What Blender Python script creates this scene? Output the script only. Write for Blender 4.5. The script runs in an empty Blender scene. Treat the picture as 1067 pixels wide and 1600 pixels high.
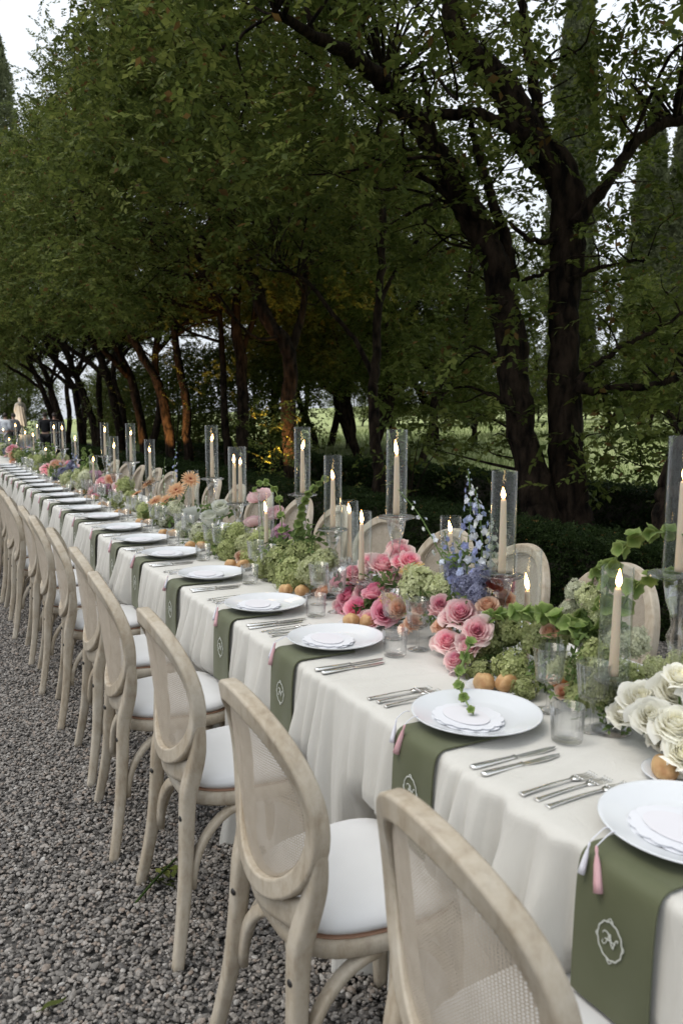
import bpy, math, random
import numpy as np
from mathutils import Vector, Matrix

random.seed(11)
rng = np.random.default_rng(11)
scene = bpy.context.scene
col = scene.collection
PI = math.pi

# ------------------------------------------------------------------ camera
FPX, CAMH, VX, VY = 1250.0, 1.5, -128.0, 654.0
_p = math.atan((800 - VY) / FPX)
_yaw = math.atan((533.5 - VX) * math.cos(_p) / FPX)
FW = np.array([math.sin(_yaw) * math.cos(_p), math.cos(_yaw) * math.cos(_p), -math.sin(_p)])
RT = np.array([math.cos(_yaw), -math.sin(_yaw), 0.0])
UP = np.cross(RT, FW)
CAM = np.array([0, 0, CAMH])
cam_data = bpy.data.cameras.new('camera')
cam = bpy.data.objects.new('camera', cam_data)
col.objects.link(cam)
cam.matrix_world = Matrix(((RT[0], UP[0], -FW[0], CAM[0]), (RT[1], UP[1], -FW[1], CAM[1]),
                           (RT[2], UP[2], -FW[2], CAM[2]), (0, 0, 0, 1)))
cam_data.sensor_fit = 'VERTICAL'
cam_data.sensor_height = 36.0
cam_data.lens = FPX / 1600 * 36.0
cam_data.clip_start = 0.05
cam_data.clip_end = 1000
cam_data.dof.use_dof = True
cam_data.dof.focus_distance = 3.6
cam_data.dof.aperture_fstop = 5.0
scene.camera = cam

# ------------------------------------------------------------------ sky, sun, exposure
SUN_EL, SUN_AZ = math.radians(64), math.radians(-75)      # azimuth measured from +Y towards +X
world = bpy.data.worlds.new('World')
scene.world = world
world.use_nodes = True
wn, wl = world.node_tree.nodes, world.node_tree.links
wn.clear()
w_out = wn.new('ShaderNodeOutputWorld')
w_bg = wn.new('ShaderNodeBackground')
w_sky = wn.new('ShaderNodeTexSky')
w_sky.sky_type = 'NISHITA'
w_sky.sun_disc = False
w_sky.sun_elevation = SUN_EL
w_sky.sun_rotation = SUN_AZ
w_sky.air_density = 1.0
w_sky.dust_density = 4.0
w_sky.ozone_density = 1.0
w_hs = wn.new('ShaderNodeHueSaturation')                   # thin overcast: the blue is washed out
w_hs.inputs['Saturation'].default_value = 0.22
w_hs.inputs['Value'].default_value = 1.0
w_bg.inputs['Strength'].default_value = 0.15
wl.new(w_sky.outputs[0], w_hs.inputs['Color'])
w_mix = wn.new('ShaderNodeMixRGB')                          # even white cloud layer over the sky
w_mix.inputs[0].default_value = 0.7
w_mix.inputs[2].default_value = (7.5, 8.0, 8.5, 1)
wl.new(w_hs.outputs[0], w_mix.inputs[1])
w_tc = wn.new('ShaderNodeTexCoord'); w_sep = wn.new('ShaderNodeSeparateXYZ')
w_ma = wn.new('ShaderNodeMath'); w_ma.operation = 'MULTIPLY_ADD'; w_ma.use_clamp = False   # overcast: brighter overhead than at the horizon
w_ma.inputs[1].default_value = 0.60; w_ma.inputs[2].default_value = 0.92
w_mul = wn.new('ShaderNodeVectorMath'); w_mul.operation = 'SCALE'
wl.new(w_tc.outputs['Generated'], w_sep.inputs[0]); wl.new(w_sep.outputs[2], w_ma.inputs[0])
wl.new(w_mix.outputs[0], w_mul.inputs[0]); wl.new(w_ma.outputs[0], w_mul.inputs['Scale'])
wl.new(w_mul.outputs[0], w_bg.inputs[0])
wl.new(w_bg.outputs[0], w_out.inputs[0])

sun_d = bpy.data.lights.new('sun', 'SUN')
sun_d.energy = 1.0
sun_d.angle = math.radians(22)
sun_d.color = (1.0, 0.90, 0.74)
sun = bpy.data.objects.new('sun', sun_d)
col.objects.link(sun)
_sd = Vector((math.sin(SUN_AZ) * math.cos(SUN_EL), math.cos(SUN_AZ) * math.cos(SUN_EL), math.sin(SUN_EL)))
sun.rotation_euler = _sd.to_track_quat('Z', 'Y').to_euler()
sun.location = _sd * 50

scene.render.engine = 'CYCLES'
scene.view_settings.view_transform = 'Standard'
scene.view_settings.look = 'None'
scene.view_settings.gamma = 1.0
scene.view_settings.exposure = -0.08
scene.view_settings.use_curve_mapping = False
cy = scene.cycles
cy.use_denoising = True
cy.max_bounces = 8
cy.diffuse_bounces = 4
cy.glossy_bounces = 4
cy.transmission_bounces = 8
cy.transparent_max_bounces = 40
cy.caustics_reflective = False
cy.caustics_refractive = False
cy.sample_clamp_indirect = 6.0
cy.use_adaptive_sampling = True
cy.adaptive_threshold = 0.025

# ------------------------------------------------------------------ pixel helpers (photo pixels -> rays)
def ray(x, y):
    return FW * FPX + RT * (x - 533.5) - UP * (y - 800)
def on_x(x, y, X):
    d = ray(x, y); return CAM + d * (X / d[0])
def on_z(x, y, Z):
    d = ray(x, y); return CAM + d * ((Z - CAMH) / d[2])
def on_d(x, y, D):
    return CAM + ray(x, y) / FPX * D
def proj(p):
    v = np.asarray(p, float) - CAM
    d = v @ FW
    return 533.5 + FPX * (v @ RT) / d, 800 - FPX * (v @ UP) / d, d

# ------------------------------------------------------------------ materials
MAT = {}
def nodes(name):
    m = bpy.data.materials.new(name)
    m.use_nodes = True
    nt = m.node_tree
    nt.nodes.clear()
    out = nt.nodes.new('ShaderNodeOutputMaterial')
    MAT[name] = m
    return m, nt, out
def N(nt, t, **kw):
    n = nt.nodes.new(t)
    for k, v in kw.items():
        if k in n.inputs.keys():
            n.inputs[k].default_value = v
        else:
            setattr(n, k, v)
    return n
def ramp(nt, stops):
    r = nt.nodes.new('ShaderNodeValToRGB')
    e = r.color_ramp.elements
    while len(e) < len(stops):
        e.new(0.5)
    for i, (p, c) in enumerate(stops):
        e[i].position = p
        e[i].color = (*c, 1)
    return r
def principled(name, c, rough=0.6, c2=None, scale=20, detail=4, bump=0.0, bscale=None, stretch=(1, 1, 1), metal=0.0,
               sheen=0.0, sss=0.0, spec=0.5, bdist=0.01, coord='Object', lo=0.35, hi=0.65):
    m, nt, out = nodes(name)
    b = N(nt, 'ShaderNodeBsdfPrincipled')
    b.inputs['Roughness'].default_value = rough
    b.inputs['Metallic'].default_value = metal
    b.inputs['Specular IOR Level'].default_value = spec
    if sheen:
        b.inputs['Sheen Weight'].default_value = sheen
    if sss:
        b.inputs['Subsurface Weight'].default_value = sss
        b.inputs['Subsurface Radius'].default_value = (0.02, 0.012, 0.006)
    tc = N(nt, 'ShaderNodeTexCoord'); mp = N(nt, 'ShaderNodeMapping')
    mp.inputs['Scale'].default_value = stretch
    nt.links.new(tc.outputs[coord], mp.inputs[0])
    nz = N(nt, 'ShaderNodeTexNoise', Scale=scale, Detail=detail)
    nt.links.new(mp.outputs[0], nz.inputs['Vector'])
    r = ramp(nt, [(lo, c), (hi, c2 or c)])
    nt.links.new(nz.outputs['Fac'], r.inputs[0])
    nt.links.new(r.outputs[0], b.inputs['Base Color'])
    if bump:
        n2 = N(nt, 'ShaderNodeTexNoise', Scale=bscale or scale * 2, Detail=5)
        nt.links.new(mp.outputs[0], n2.inputs['Vector'])
        bp = N(nt, 'ShaderNodeBump', Strength=bump, Distance=bdist)
        nt.links.new(n2.outputs['Fac'], bp.inputs['Height'])
        nt.links.new(bp.outputs[0], b.inputs['Normal'])
    nt.links.new(b.outputs[0], out.inputs[0])
    return m
def petal_mat(name, trans=0.3, rough=0.6, spec=0.2, crease=0.0):
    """colour comes from the mesh's own 'col' attribute (petal base / tip colours)"""
    m, nt, out = nodes(name)
    a = N(nt, 'ShaderNodeAttribute', attribute_name='col')
    oi = N(nt, 'ShaderNodeObjectInfo')
    hs = N(nt, 'ShaderNodeHueSaturation')
    mr = N(nt, 'ShaderNodeMapRange'); mr.inputs[3].default_value = 0.85; mr.inputs[4].default_value = 1.12
    nt.links.new(oi.outputs['Random'], mr.inputs[0])
    nt.links.new(mr.outputs[0], hs.inputs['Value'])
    nt.links.new(a.outputs['Color'], hs.inputs['Color'])
    d = N(nt, 'ShaderNodeBsdfPrincipled', Roughness=rough)
    d.inputs['Specular IOR Level'].default_value = spec
    if crease:
        tc = N(nt, 'ShaderNodeTexCoord')
        nz = N(nt, 'ShaderNodeTexNoise', Scale=6.0, Detail=4, Distortion=1.0); nt.links.new(tc.outputs['Object'], nz.inputs['Vector'])
        bp = N(nt, 'ShaderNodeBump', Strength=crease, Distance=0.05); nt.links.new(nz.outputs['Fac'], bp.inputs['Height'])
        nt.links.new(bp.outputs[0], d.inputs['Normal'])
    t = N(nt, 'ShaderNodeBsdfTranslucent')
    mx = N(nt, 'ShaderNodeMixShader'); mx.inputs[0].default_value = trans
    nt.links.new(hs.outputs[0], d.inputs['Base Color'])
    nt.links.new(hs.outputs[0], t.inputs['Color'])
    nt.links.new(d.outputs[0], mx.inputs[1]); nt.links.new(t.outputs[0], mx.inputs[2])
    nt.links.new(mx.outputs[0], out.inputs[0])
    return m
petal_mat('petal', 0.45, 0.6, 0.12, 0.12)
petal_mat('leaf', 0.40, 0.5, 0.06)

def wood_mat(name, stretch):
    m, nt, out = nodes(name)
    b = N(nt, 'ShaderNodeBsdfPrincipled', Roughness=0.55)
    b.inputs['Specular IOR Level'].default_value = 0.35
    tc = N(nt, 'ShaderNodeTexCoord'); mp = N(nt, 'ShaderNodeMapping'); mp.inputs['Scale'].default_value = stretch
    oi = N(nt, 'ShaderNodeObjectInfo')
    ad = N(nt, 'ShaderNodeVectorMath', operation='ADD')
    cx = N(nt, 'ShaderNodeCombineXYZ')
    ml = N(nt, 'ShaderNodeMath', operation='MULTIPLY'); ml.inputs[1].default_value = 37.0
    nt.links.new(oi.outputs['Random'], ml.inputs[0]); nt.links.new(ml.outputs[0], cx.inputs[1])
    nt.links.new(tc.outputs['Object'], ad.inputs[0]); nt.links.new(cx.outputs[0], ad.inputs[1])
    nt.links.new(ad.outputs[0], mp.inputs[0])
    g = N(nt, 'ShaderNodeTexNoise', Scale=16, Detail=6, Roughness=0.65, Distortion=0.4)
    nt.links.new(mp.outputs[0], g.inputs['Vector'])
    r = ramp(nt, [(0.25, (.26, .205, .145)), (0.48, (.38, .318, .238)), (0.75, (.47, .41, .325))])
    nt.links.new(g.outputs['Fac'], r.inputs[0])
    w = N(nt, 'ShaderNodeTexNoise', Scale=7, Detail=5, Roughness=0.7)      # worn limewash
    nt.links.new(ad.outputs[0], w.inputs['Vector'])
    wr = ramp(nt, [(0.42, (0, 0, 0)), (0.70, (0.8, 0.8, 0.8))])
    nt.links.new(w.outputs['Fac'], wr.inputs[0])
    mx = N(nt, 'ShaderNodeMixRGB'); mx.inputs[2].default_value = (.53, .485, .41, 1)
    nt.links.new(wr.outputs[0], mx.inputs[0]); nt.links.new(r.outputs[0], mx.inputs[1])
    nt.links.new(mx.outputs[0], b.inputs['Base Color'])
    bp = N(nt, 'ShaderNodeBump', Strength=0.35, Distance=0.004)
    nt.links.new(g.outputs['Fac'], bp.inputs['Height']); nt.links.new(bp.outputs[0], b.inputs['Normal'])
    nt.links.new(b.outputs[0], out.inputs[0])
wood_mat('wood', (3.2, 3.2, 1.1))

def cane_mat():
    m, nt, out = nodes('cane')
    b = N(nt, 'ShaderNodeBsdfPrincipled', Roughness=0.6)
    tc = N(nt, 'ShaderNodeTexCoord')
    sep = N(nt, 'ShaderNodeSeparateXYZ'); nt.links.new(tc.outputs['UV'], sep.inputs[0])
    def stripes(src, freq, width, name):
        mu = N(nt, 'ShaderNodeMath', operation='MULTIPLY'); mu.inputs[1].default_value = freq
        fr = N(nt, 'ShaderNodeMath', operation='FRACT')
        gt = N(nt, 'ShaderNodeMath', operation='LESS_THAN'); gt.inputs[1].default_value = width
        nt.links.new(src, mu.inputs[0]); nt.links.new(mu.outputs[0], fr.inputs[0]); nt.links.new(fr.outputs[0], gt.inputs[0])
        return gt.outputs[0]
    a = stripes(sep.outputs[0], 170, 0.53, 'a')
    c = stripes(sep.outputs[1], 170, 0.53, 'c')
    mxx = N(nt, 'ShaderNodeMath', operation='MAXIMUM')
    nt.links.new(a, mxx.inputs[0]); nt.links.new(c, mxx.inputs[1])
    nz = N(nt, 'ShaderNodeTexNoise', Scale=30, Detail=4); nt.links.new(tc.outputs['Object'], nz.inputs['Vector'])
    r = ramp(nt, [(0.30, (.53, .45, .36)), (0.70, (.60, .52, .43))])
    nt.links.new(nz.outputs['Fac'], r.inputs[0]); nt.links.new(r.outputs[0], b.inputs['Base Color'])
    tr = N(nt, 'ShaderNodeBsdfTransparent')
    mx = N(nt, 'ShaderNodeMixShader')
    nt.links.new(mxx.outputs[0], mx.inputs[0]); nt.links.new(tr.outputs[0], mx.inputs[1])
    tl = N(nt, 'ShaderNodeBsdfTranslucent'); nt.links.new(r.outputs[0], tl.inputs[0])
    m2 = N(nt, 'ShaderNodeMixShader'); m2.inputs[0].default_value = 0.3
    nt.links.new(b.outputs[0], m2.inputs[1]); nt.links.new(tl.outputs[0], m2.inputs[2])
    nt.links.new(m2.outputs[0], mx.inputs[2])
    nt.links.new(mx.outputs[0], out.inputs[0])
cane_mat()

def glass_mat(name, refr=0.0, tint=(.97, .985, .98), rough=0.0, ior=1.5, power=3.6, gain=1.0):
    m, nt, out = nodes(name)
    lw = N(nt, 'ShaderNodeLayerWeight', Blend=0.5)            # Schlick reflectance of a thin pane
    pw = N(nt, 'ShaderNodeMath', operation='POWER'); pw.inputs[1].default_value = power
    nt.links.new(lw.outputs['Facing'], pw.inputs[0])
    fr = N(nt, 'ShaderNodeMath', operation='MULTIPLY_ADD'); f0 = ((ior - 1) / (ior + 1)) ** 2
    fr.inputs[1].default_value = (1 - f0) * gain; fr.inputs[2].default_value = f0 * .45
    nt.links.new(pw.outputs[0], fr.inputs[0])
    t = N(nt, 'ShaderNodeBsdfTransparent'); t.inputs[0].default_value = (*tint, 1)
    g = N(nt, 'ShaderNodeBsdfGlossy', Roughness=rough)
    mx = N(nt, 'ShaderNodeMixShader')
    nt.links.new(fr.outputs[0], mx.inputs[0]); nt.links.new(t.outputs[0], mx.inputs[1]); nt.links.new(g.outputs[0], mx.inputs[2])
    last = mx
    if refr:
        gl = N(nt, 'ShaderNodeBsdfGlass', IOR=1.5, Roughness=0.0)
        m2 = N(nt, 'ShaderNodeMixShader'); m2.inputs[0].default_value = refr
        nt.links.new(mx.outputs[0], m2.inputs[1]); nt.links.new(gl.outputs[0], m2.inputs[2])
        last = m2
    nt.links.new(last.outputs[0], out.inputs[0])
glass_mat('thin_glass', 0.0, gain=.75)
glass_mat('crystal', 0.35, (.97, .975, .98), 0.02, 1.6, 2.4, .9)
glass_mat('cut_glass', 0.04, (.992, .994, .995), 0.02, 1.6, 2.0, .9)

def flame_mat():
    m, nt, out = nodes('flame')
    e = N(nt, 'ShaderNodeEmission', Strength=30.0)
    tc = N(nt, 'ShaderNodeTexCoord'); sp = N(nt, 'ShaderNodeSeparateXYZ')
    nt.links.new(tc.outputs['Generated'], sp.inputs[0])
    r = ramp(nt, [(0.0, (.9, .35, .08)), (0.3, (1, .72, .36)), (0.75, (1, .62, .22)), (1.0, (1, .35, .06))])
    nt.links.new(sp.outputs[2], r.inputs[0]); nt.links.new(r.outputs[0], e.inputs[0])
    nt.links.new(e.outputs[0], out.inputs[0])
flame_mat()

def cloth_mat():
    m, nt, out = nodes('cloth')
    b = N(nt, 'ShaderNodeBsdfPrincipled', Roughness=0.75)
    b.inputs['Sheen Weight'].default_value = 0.2
    tc = N(nt, 'ShaderNodeTexCoord')
    n1 = N(nt, 'ShaderNodeTexNoise', Scale=2.5, Detail=5); nt.links.new(tc.outputs['Object'], n1.inputs['Vector'])
    r = ramp(nt, [(.35, (.555, .540, .500)), (.65, (.615, .600, .562))]); nt.links.new(n1.outputs['Fac'], r.inputs[0]); nt.links.new(r.outputs[0], b.inputs['Base Color'])
    mp = N(nt, 'ShaderNodeMapping'); mp.inputs['Scale'].default_value = (1, 1.0, .35); nt.links.new(tc.outputs['Object'], mp.inputs[0])
    n2 = N(nt, 'ShaderNodeTexNoise', Scale=17, Detail=6, Roughness=0.6, Distortion=1.4); nt.links.new(mp.outputs[0], n2.inputs['Vector'])
    b1 = N(nt, 'ShaderNodeBump', Strength=0.35, Distance=0.008); nt.links.new(n2.outputs['Fac'], b1.inputs['Height'])
    n3 = N(nt, 'ShaderNodeTexNoise', Scale=700, Detail=2); nt.links.new(tc.outputs['Object'], n3.inputs['Vector'])
    b2 = N(nt, 'ShaderNodeBump', Strength=0.12, Distance=0.002); nt.links.new(n3.outputs['Fac'], b2.inputs['Height']); nt.links.new(b1.outputs[0], b2.inputs['Normal'])
    nt.links.new(b2.outputs[0], b.inputs['Normal']); nt.links.new(b.outputs[0], out.inputs[0])
cloth_mat()
principled('napkin', (.076, .086, .038), 0.7, (.092, .102, .048), 5, bump=0.08, bscale=700, sheen=0.15)
principled('thread', (.62, .64, .60), 0.6)
principled('cushion', (.62, .62, .625), 0.7, (.67, .67, .675), 4, bump=0.05, bscale=500, sheen=0.2)
principled('piping', (.30, .17, .11), 0.7)
principled('porcelain', (.66, .68, .71), 0.16, (.69, .71, .74), 3)
principled('paper', (.665, .675, .72), 0.6, (.69, .70, .74), 9)
principled('card', (.66, .65, .69), 0.7, (.68, .67, .71), 9)
principled('tassel_pink', (.62, .34, .38), 0.6, (.72, .46, .48), 60, stretch=(6, 6, .4))
principled('tassel_white', (.72, .72, .80), 0.6, (.80, .80, .86), 60, stretch=(6, 6, .4))
principled('silver', (.80, .79, .77), 0.25, (.86, .85, .83), 12, metal=1.0)
principled('bread', (.33, .17, .065), 0.65, (.62, .42, .21), 22, bump=0.25, bscale=60)
principled('wax', (.78, .60, .45), 0.5, (.80, .63, .48), 6, sss=0.35)
principled('wick', (.02, .015, .01), 0.9)
principled('bolt', (.02, .018, .016), 0.4)
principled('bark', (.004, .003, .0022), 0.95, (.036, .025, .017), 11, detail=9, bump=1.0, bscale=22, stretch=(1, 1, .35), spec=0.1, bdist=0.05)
principled('soil', (.02, .018, .012), 0.95, (.045, .038, .026), 6, bump=0.6, bscale=30)
principled('meadow', (.26, .31, .12), 0.95, (.38, .42, .20), 0.8, bump=0.5, bscale=25, spec=0.1)
principled('stone', (.66, .61, .53), 0.8, (.75, .70, .62), 9, bump=0.2)
principled('skin', (.50, .31, .23), 0.55)
principled('black_cloth', (.008, .008, .010), 0.8, (.014, .014, .017), 20)
principled('white_cloth', (.70, .73, .78), 0.75, (.76, .78, .82), 20)
principled('grey_cloth', (.30, .29, .31), 0.8, (.36, .35, .37), 20)
principled('hair', (.03, .02, .014), 0.6)
principled('black_metal', (.02, .02, .02), 0.4)
principled('vase', (.60, .60, .57), 0.3)
principled('table_wood', (.22, .14, .08), 0.6, (.28, .19, .11), 8)

def gravel_mats():
    m, nt, out = nodes('pebble')
    b = N(nt, 'ShaderNodeBsdfPrincipled', Roughness=0.75)
    b.inputs['Specular IOR Level'].default_value = 0.3
    oi = N(nt, 'ShaderNodeObjectInfo')
    r = ramp(nt, [(0.0, (.085, .08, .078)), (0.25, (.16, .148, .137)), (0.5, (.225, .208, .192)), (0.72, (.30, .28, .26)),
                  (0.88, (.26, .21, .175)), (1.0, (.41, .395, .375))])
    tc = N(nt, 'ShaderNodeTexCoord')
    nz = N(nt, 'ShaderNodeTexNoise', Scale=1.6, Detail=5); nt.links.new(tc.outputs['Object'], nz.inputs['Vector'])
    nt.links.new(oi.outputs['Random'], r.inputs[0])
    mr = N(nt, 'ShaderNodeMapRange'); mr.inputs[1].default_value = .3; mr.inputs[2].default_value = .7
    mr.inputs[3].default_value = 0.75; mr.inputs[4].default_value = 1.2
    nt.links.new(nz.outputs['Fac'], mr.inputs[0])
    hs = N(nt, 'ShaderNodeHueSaturation'); nt.links.new(mr.outputs[0], hs.inputs['Value']); nt.links.new(r.outputs[0], hs.inputs['Color'])
    nt.links.new(hs.outputs[0], b.inputs['Base Color'])
    nt.links.new(b.outputs[0], out.inputs[0])
    m, nt, out = nodes('gravel_bed')
    b = N(nt, 'ShaderNodeBsdfPrincipled', Roughness=0.9)
    tc = N(nt, 'ShaderNodeTexCoord')
    v = N(nt, 'ShaderNodeTexVoronoi', Scale=55); nt.links.new(tc.outputs['Object'], v.inputs['Vector'])
    sp = N(nt, 'ShaderNodeSeparateColor'); nt.links.new(v.outputs['Color'], sp.inputs[0])
    r = ramp(nt, [(0.0, (.02, .02, .02)), (0.4, (.07, .065, .06)), (0.7, (.13, .12, .112)), (1.0, (.24, .23, .22))])
    nt.links.new(sp.outputs[0], r.inputs[0])
    nt.links.new(r.outputs[0], b.inputs['Base Color'])
    bp = N(nt, 'ShaderNodeBump', Strength=0.9, Distance=0.012, invert=True)
    nt.links.new(v.outputs['Distance'], bp.inputs['Height']); nt.links.new(bp.outputs[0], b.inputs['Normal'])
    nt.links.new(b.outputs[0], out.inputs[0])
gravel_mats()

# ------------------------------------------------------------------ mesh helpers
def catmull(pts, n=6):
    P = [np.asarray(p, float) for p in pts]
    P = [2 * P[0] - P[1]] + P + [2 * P[-1] - P[-2]]
    out = []
    for i in range(1, len(P) - 2):
        for k in range(n):
            t = k / n
            a, b, c, d = P[i - 1], P[i], P[i + 1], P[i + 2]
            out.append(0.5 * (2 * b + (c - a) * t + (2 * a - 5 * b + 4 * c - d) * t * t + (3 * b - a - 3 * c + d) * t ** 3))
    out.append(P[-2])
    return np.array(out)
class MB:
    def __init__(s): s.v = []; s.f = []; s.c = []; s.uv = None; s.n = 0
    def add(s, v, f, c=None):
        v = np.asarray(v, float)
        s.v.append(v)
        s.f += [tuple(i + s.n for i in q) for q in f]
        s.c.append(np.tile(np.array(c if c is not None else (1, 1, 1), float), (len(v), 1)) if c is None or np.ndim(c) == 1 else np.asarray(c, float))
        s.n += len(v)
        return s
    def lathe(s, prof, n=24, flute=None, c=None, centre=(0, 0, 0)):
        a = np.arange(n) * 2 * PI / n
        V = []
        for k, (r, z) in enumerate(prof):
            rr = np.full(n, max(r, 1e-4))
            if flute and flute[0] <= k <= flute[1]:
                rr = rr * (1 + flute[3] * (np.cos(a * flute[2])))
            V.append(np.stack([rr * np.cos(a) + centre[0], rr * np.sin(a) + centre[1], np.full(n, z + centre[2])], 1))
        F = []
        for k in range(len(prof) - 1):
            for i in range(n):
                j = (i + 1) % n
                F.append((k * n + i, k * n + j, (k + 1) * n + j, (k + 1) * n + i))
        return s.add(np.concatenate(V), F, c)
    def tube(s, path, rad, n=8, c=None, squash=None, up=None, sq=1.0):
        """tube along a path; squash=(a,b) scales the section along side / normal"""
        P = np.asarray(path, float); m = len(P)
        R = np.full(m, rad, float) if np.ndim(rad) == 0 else np.asarray(rad, float)
        T = np.gradient(P, axis=0); T /= np.linalg.norm(T, axis=1)[:, None] + 1e-12
        nrm = np.array(up, float) if up is not None else (np.array([0, 0, 1.0]) if abs(T[0][2]) < .9 else np.array([1.0, 0, 0]))
        a = np.arange(n) * 2 * PI / n + PI / n
        V = []
        for i in range(m):
            if up is not None:
                nrm = np.array(up, float)
            nrm = nrm - T[i] * (nrm @ T[i]); nrm /= np.linalg.norm(nrm) + 1e-12
            b = np.cross(T[i], nrm)
            sa, sb = squash if squash else (1, 1)
            V.append(P[i] + R[i] * ((np.sign(np.cos(a)) * np.abs(np.cos(a)) ** sq)[:, None] * b * sa + (np.sign(np.sin(a)) * np.abs(np.sin(a)) ** sq)[:, None] * nrm * sb))
        F = []
        for k in range(m - 1):
            for i in range(n):
                j = (i + 1) % n
                F.append((k * n + i, k * n + j, (k + 1) * n + j, (k + 1) * n + i))
        F.append(tuple(range(n - 1, -1, -1))); F.append(tuple((m - 1) * n + i for i in range(n)))
        return s.add(np.concatenate(V), F, c)
    def slab(s, outline, z0, z1, bev=0.006, dome=0.0, c=None):
        O = np.asarray(outline, float); n = len(O); ce = O.mean(0)
        ins = lambda k: ce + (O - ce) * k
        R = np.abs(O - ce).max()
        kb = 1 - bev / R
        rings = [(ins(kb), z0), (O, z0 + bev), (O, z1 - bev), (ins(kb), z1)]
        if dome:
            rings += [(ins(.85), z1 + dome * .55), (ins(.6), z1 + dome * .88), (ins(.3), z1 + dome)]
        V = [np.c_[r, np.full(n, z)] for r, z in rings]
        F = []
        for k in range(len(rings) - 1):
            for i in range(n):
                j = (i + 1) % n
                F.append((k * n + i, k * n + j, (k + 1) * n + j, (k + 1) * n + i))
        F.append(tuple(range(n - 1, -1, -1))); F.append(tuple((len(rings) - 1) * n + i for i in range(n)))
        return s.add(np.concatenate(V), F, c)
    def box(s, x0, x1, y0, y1, z0, z1, c=None):
        V = [(x, y, z) for z in (z0, z1) for y in (y0, y1) for x in (x0, x1)]
        return s.add(V, [(0, 2, 3, 1), (4, 5, 7, 6), (0, 1, 5, 4), (2, 6, 7, 3), (0, 4, 6, 2), (1, 3, 7, 5)], c)
    def grid(s, G, c=None):
        G = np.asarray(G, float); a, b = G.shape[:2]
        F = [(i * b + j, i * b + j + 1, (i + 1) * b + j + 1, (i + 1) * b + j) for i in range(a - 1) for j in range(b - 1)]
        return s.add(G.reshape(-1, 3), F, c if c is None or np.ndim(c) == 1 else np.asarray(c).reshape(-1, 3))
    def mesh(s, name, mat, smooth=True, colour=False):
        V = np.concatenate(s.v) if s.v else np.zeros((0, 3))
        me = bpy.data.meshes.new(name)
        me.from_pydata(V.tolist(), [], s.f)
        if smooth:
            me.polygons.foreach_set('use_smooth', np.ones(len(me.polygons), bool))
        if colour:
            at = me.color_attributes.new('col', 'FLOAT_COLOR', 'POINT')
            cc = np.concatenate(s.c)
            at.data.foreach_set('color', np.c_[cc, np.ones(len(cc))].ravel())
        me.materials.append(MAT[mat])
        me.update()
        return me
def np_mesh(name, V, F, mat, colr=None, smooth=False):
    """V (n,3), F (m,k) index array with constant k"""
    me = bpy.data.meshes.new(name)
    k = F.shape[1]
    me.vertices.add(len(V)); me.vertices.foreach_set('co', np.asarray(V, np.float32).ravel())
    me.loops.add(F.size); me.loops.foreach_set('vertex_index', F.astype(np.int32).ravel())
    me.polygons.add(len(F))
    me.polygons.foreach_set('loop_start', np.arange(0, F.size, k, dtype=np.int32))
    me.polygons.foreach_set('loop_total', np.full(len(F), k, np.int32))
    if smooth:
        me.polygons.foreach_set('use_smooth', np.ones(len(F), bool))
    if colr is not None:
        at = me.color_attributes.new('col', 'FLOAT_COLOR', 'POINT')
        at.data.foreach_set('color', np.c_[colr, np.ones(len(colr))].astype(np.float32).ravel())
    me.materials.append(MAT[mat])
    me.update(calc_edges=True)
    return me
def part(name, me, parent=None, loc=(0, 0, 0), rot=(0, 0, 0), scale=(1, 1, 1)):
    o = bpy.data.objects.new(name, me)
    col.objects.link(o)
    o.location = loc; o.rotation_euler = rot
    o.scale = scale if np.ndim(scale) else (scale,) * 3
    if parent is not None:
        o.parent = parent
    return o
def tag(o, label=None, cat=None, group=None, kind=None):
    if label: o['label'] = label
    if cat: o['category'] = cat
    if group: o['group'] = group
    if kind: o['kind'] = kind
    return o
def thing(name, label, cat, loc=(0, 0, 0), rotz=0.0, group=None):
    o = bpy.data.objects.new(name, None)
    col.objects.link(o)
    o.empty_display_size = 0.1
    o.location = loc; o.rotation_euler = (0, 0, rotz)
    return tag(o, label, cat, group)
def noise1(y, seed, octaves=((1, 1.0), (2.3, .5), (4.9, .25))):
    r = np.random.default_rng(seed); out = 0
    for f, a in octaves:
        for _ in range(3):
            out = out + a * np.sin(y * f * r.uniform(.7, 1.3) * 2 * PI + r.uniform(0, 6.28)) / 3
    return out

# ================================================================== the ground
def sheet(name, xs, ys, zf, mat):
    X, Y = np.meshgrid(xs, ys)
    G = np.stack([X, Y, zf(X, Y)], 2)
    b, a = G.shape[:2]
    idx = np.arange(a * b).reshape(b, a)
    F = np.stack([idx[:-1, :-1], idx[:-1, 1:], idx[1:, 1:], idx[1:, :-1]], -1).reshape(-1, 4)
    return tag(part(name, np_mesh(name, G.reshape(-1, 3), F, mat, smooth=True)), kind='structure')
sheet('ground', np.linspace(-300, 300, 25), np.linspace(-300, 400, 25), lambda x, y: x * 0 - 0.03, 'soil')
sheet('gravel_path', np.linspace(-8, 4.5, 30), np.linspace(-6, 58, 90), lambda x, y: x * 0 - 0.008, 'gravel_bed')
sheet('meadow', np.linspace(8.9, 230, 90), np.linspace(-60, 260, 90),
      lambda x, y: np.clip(x - 12, 0, None) * 0.045 + 0.12 * np.sin(x * .21 + 1) * np.sin(y * .17), 'meadow')

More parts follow.
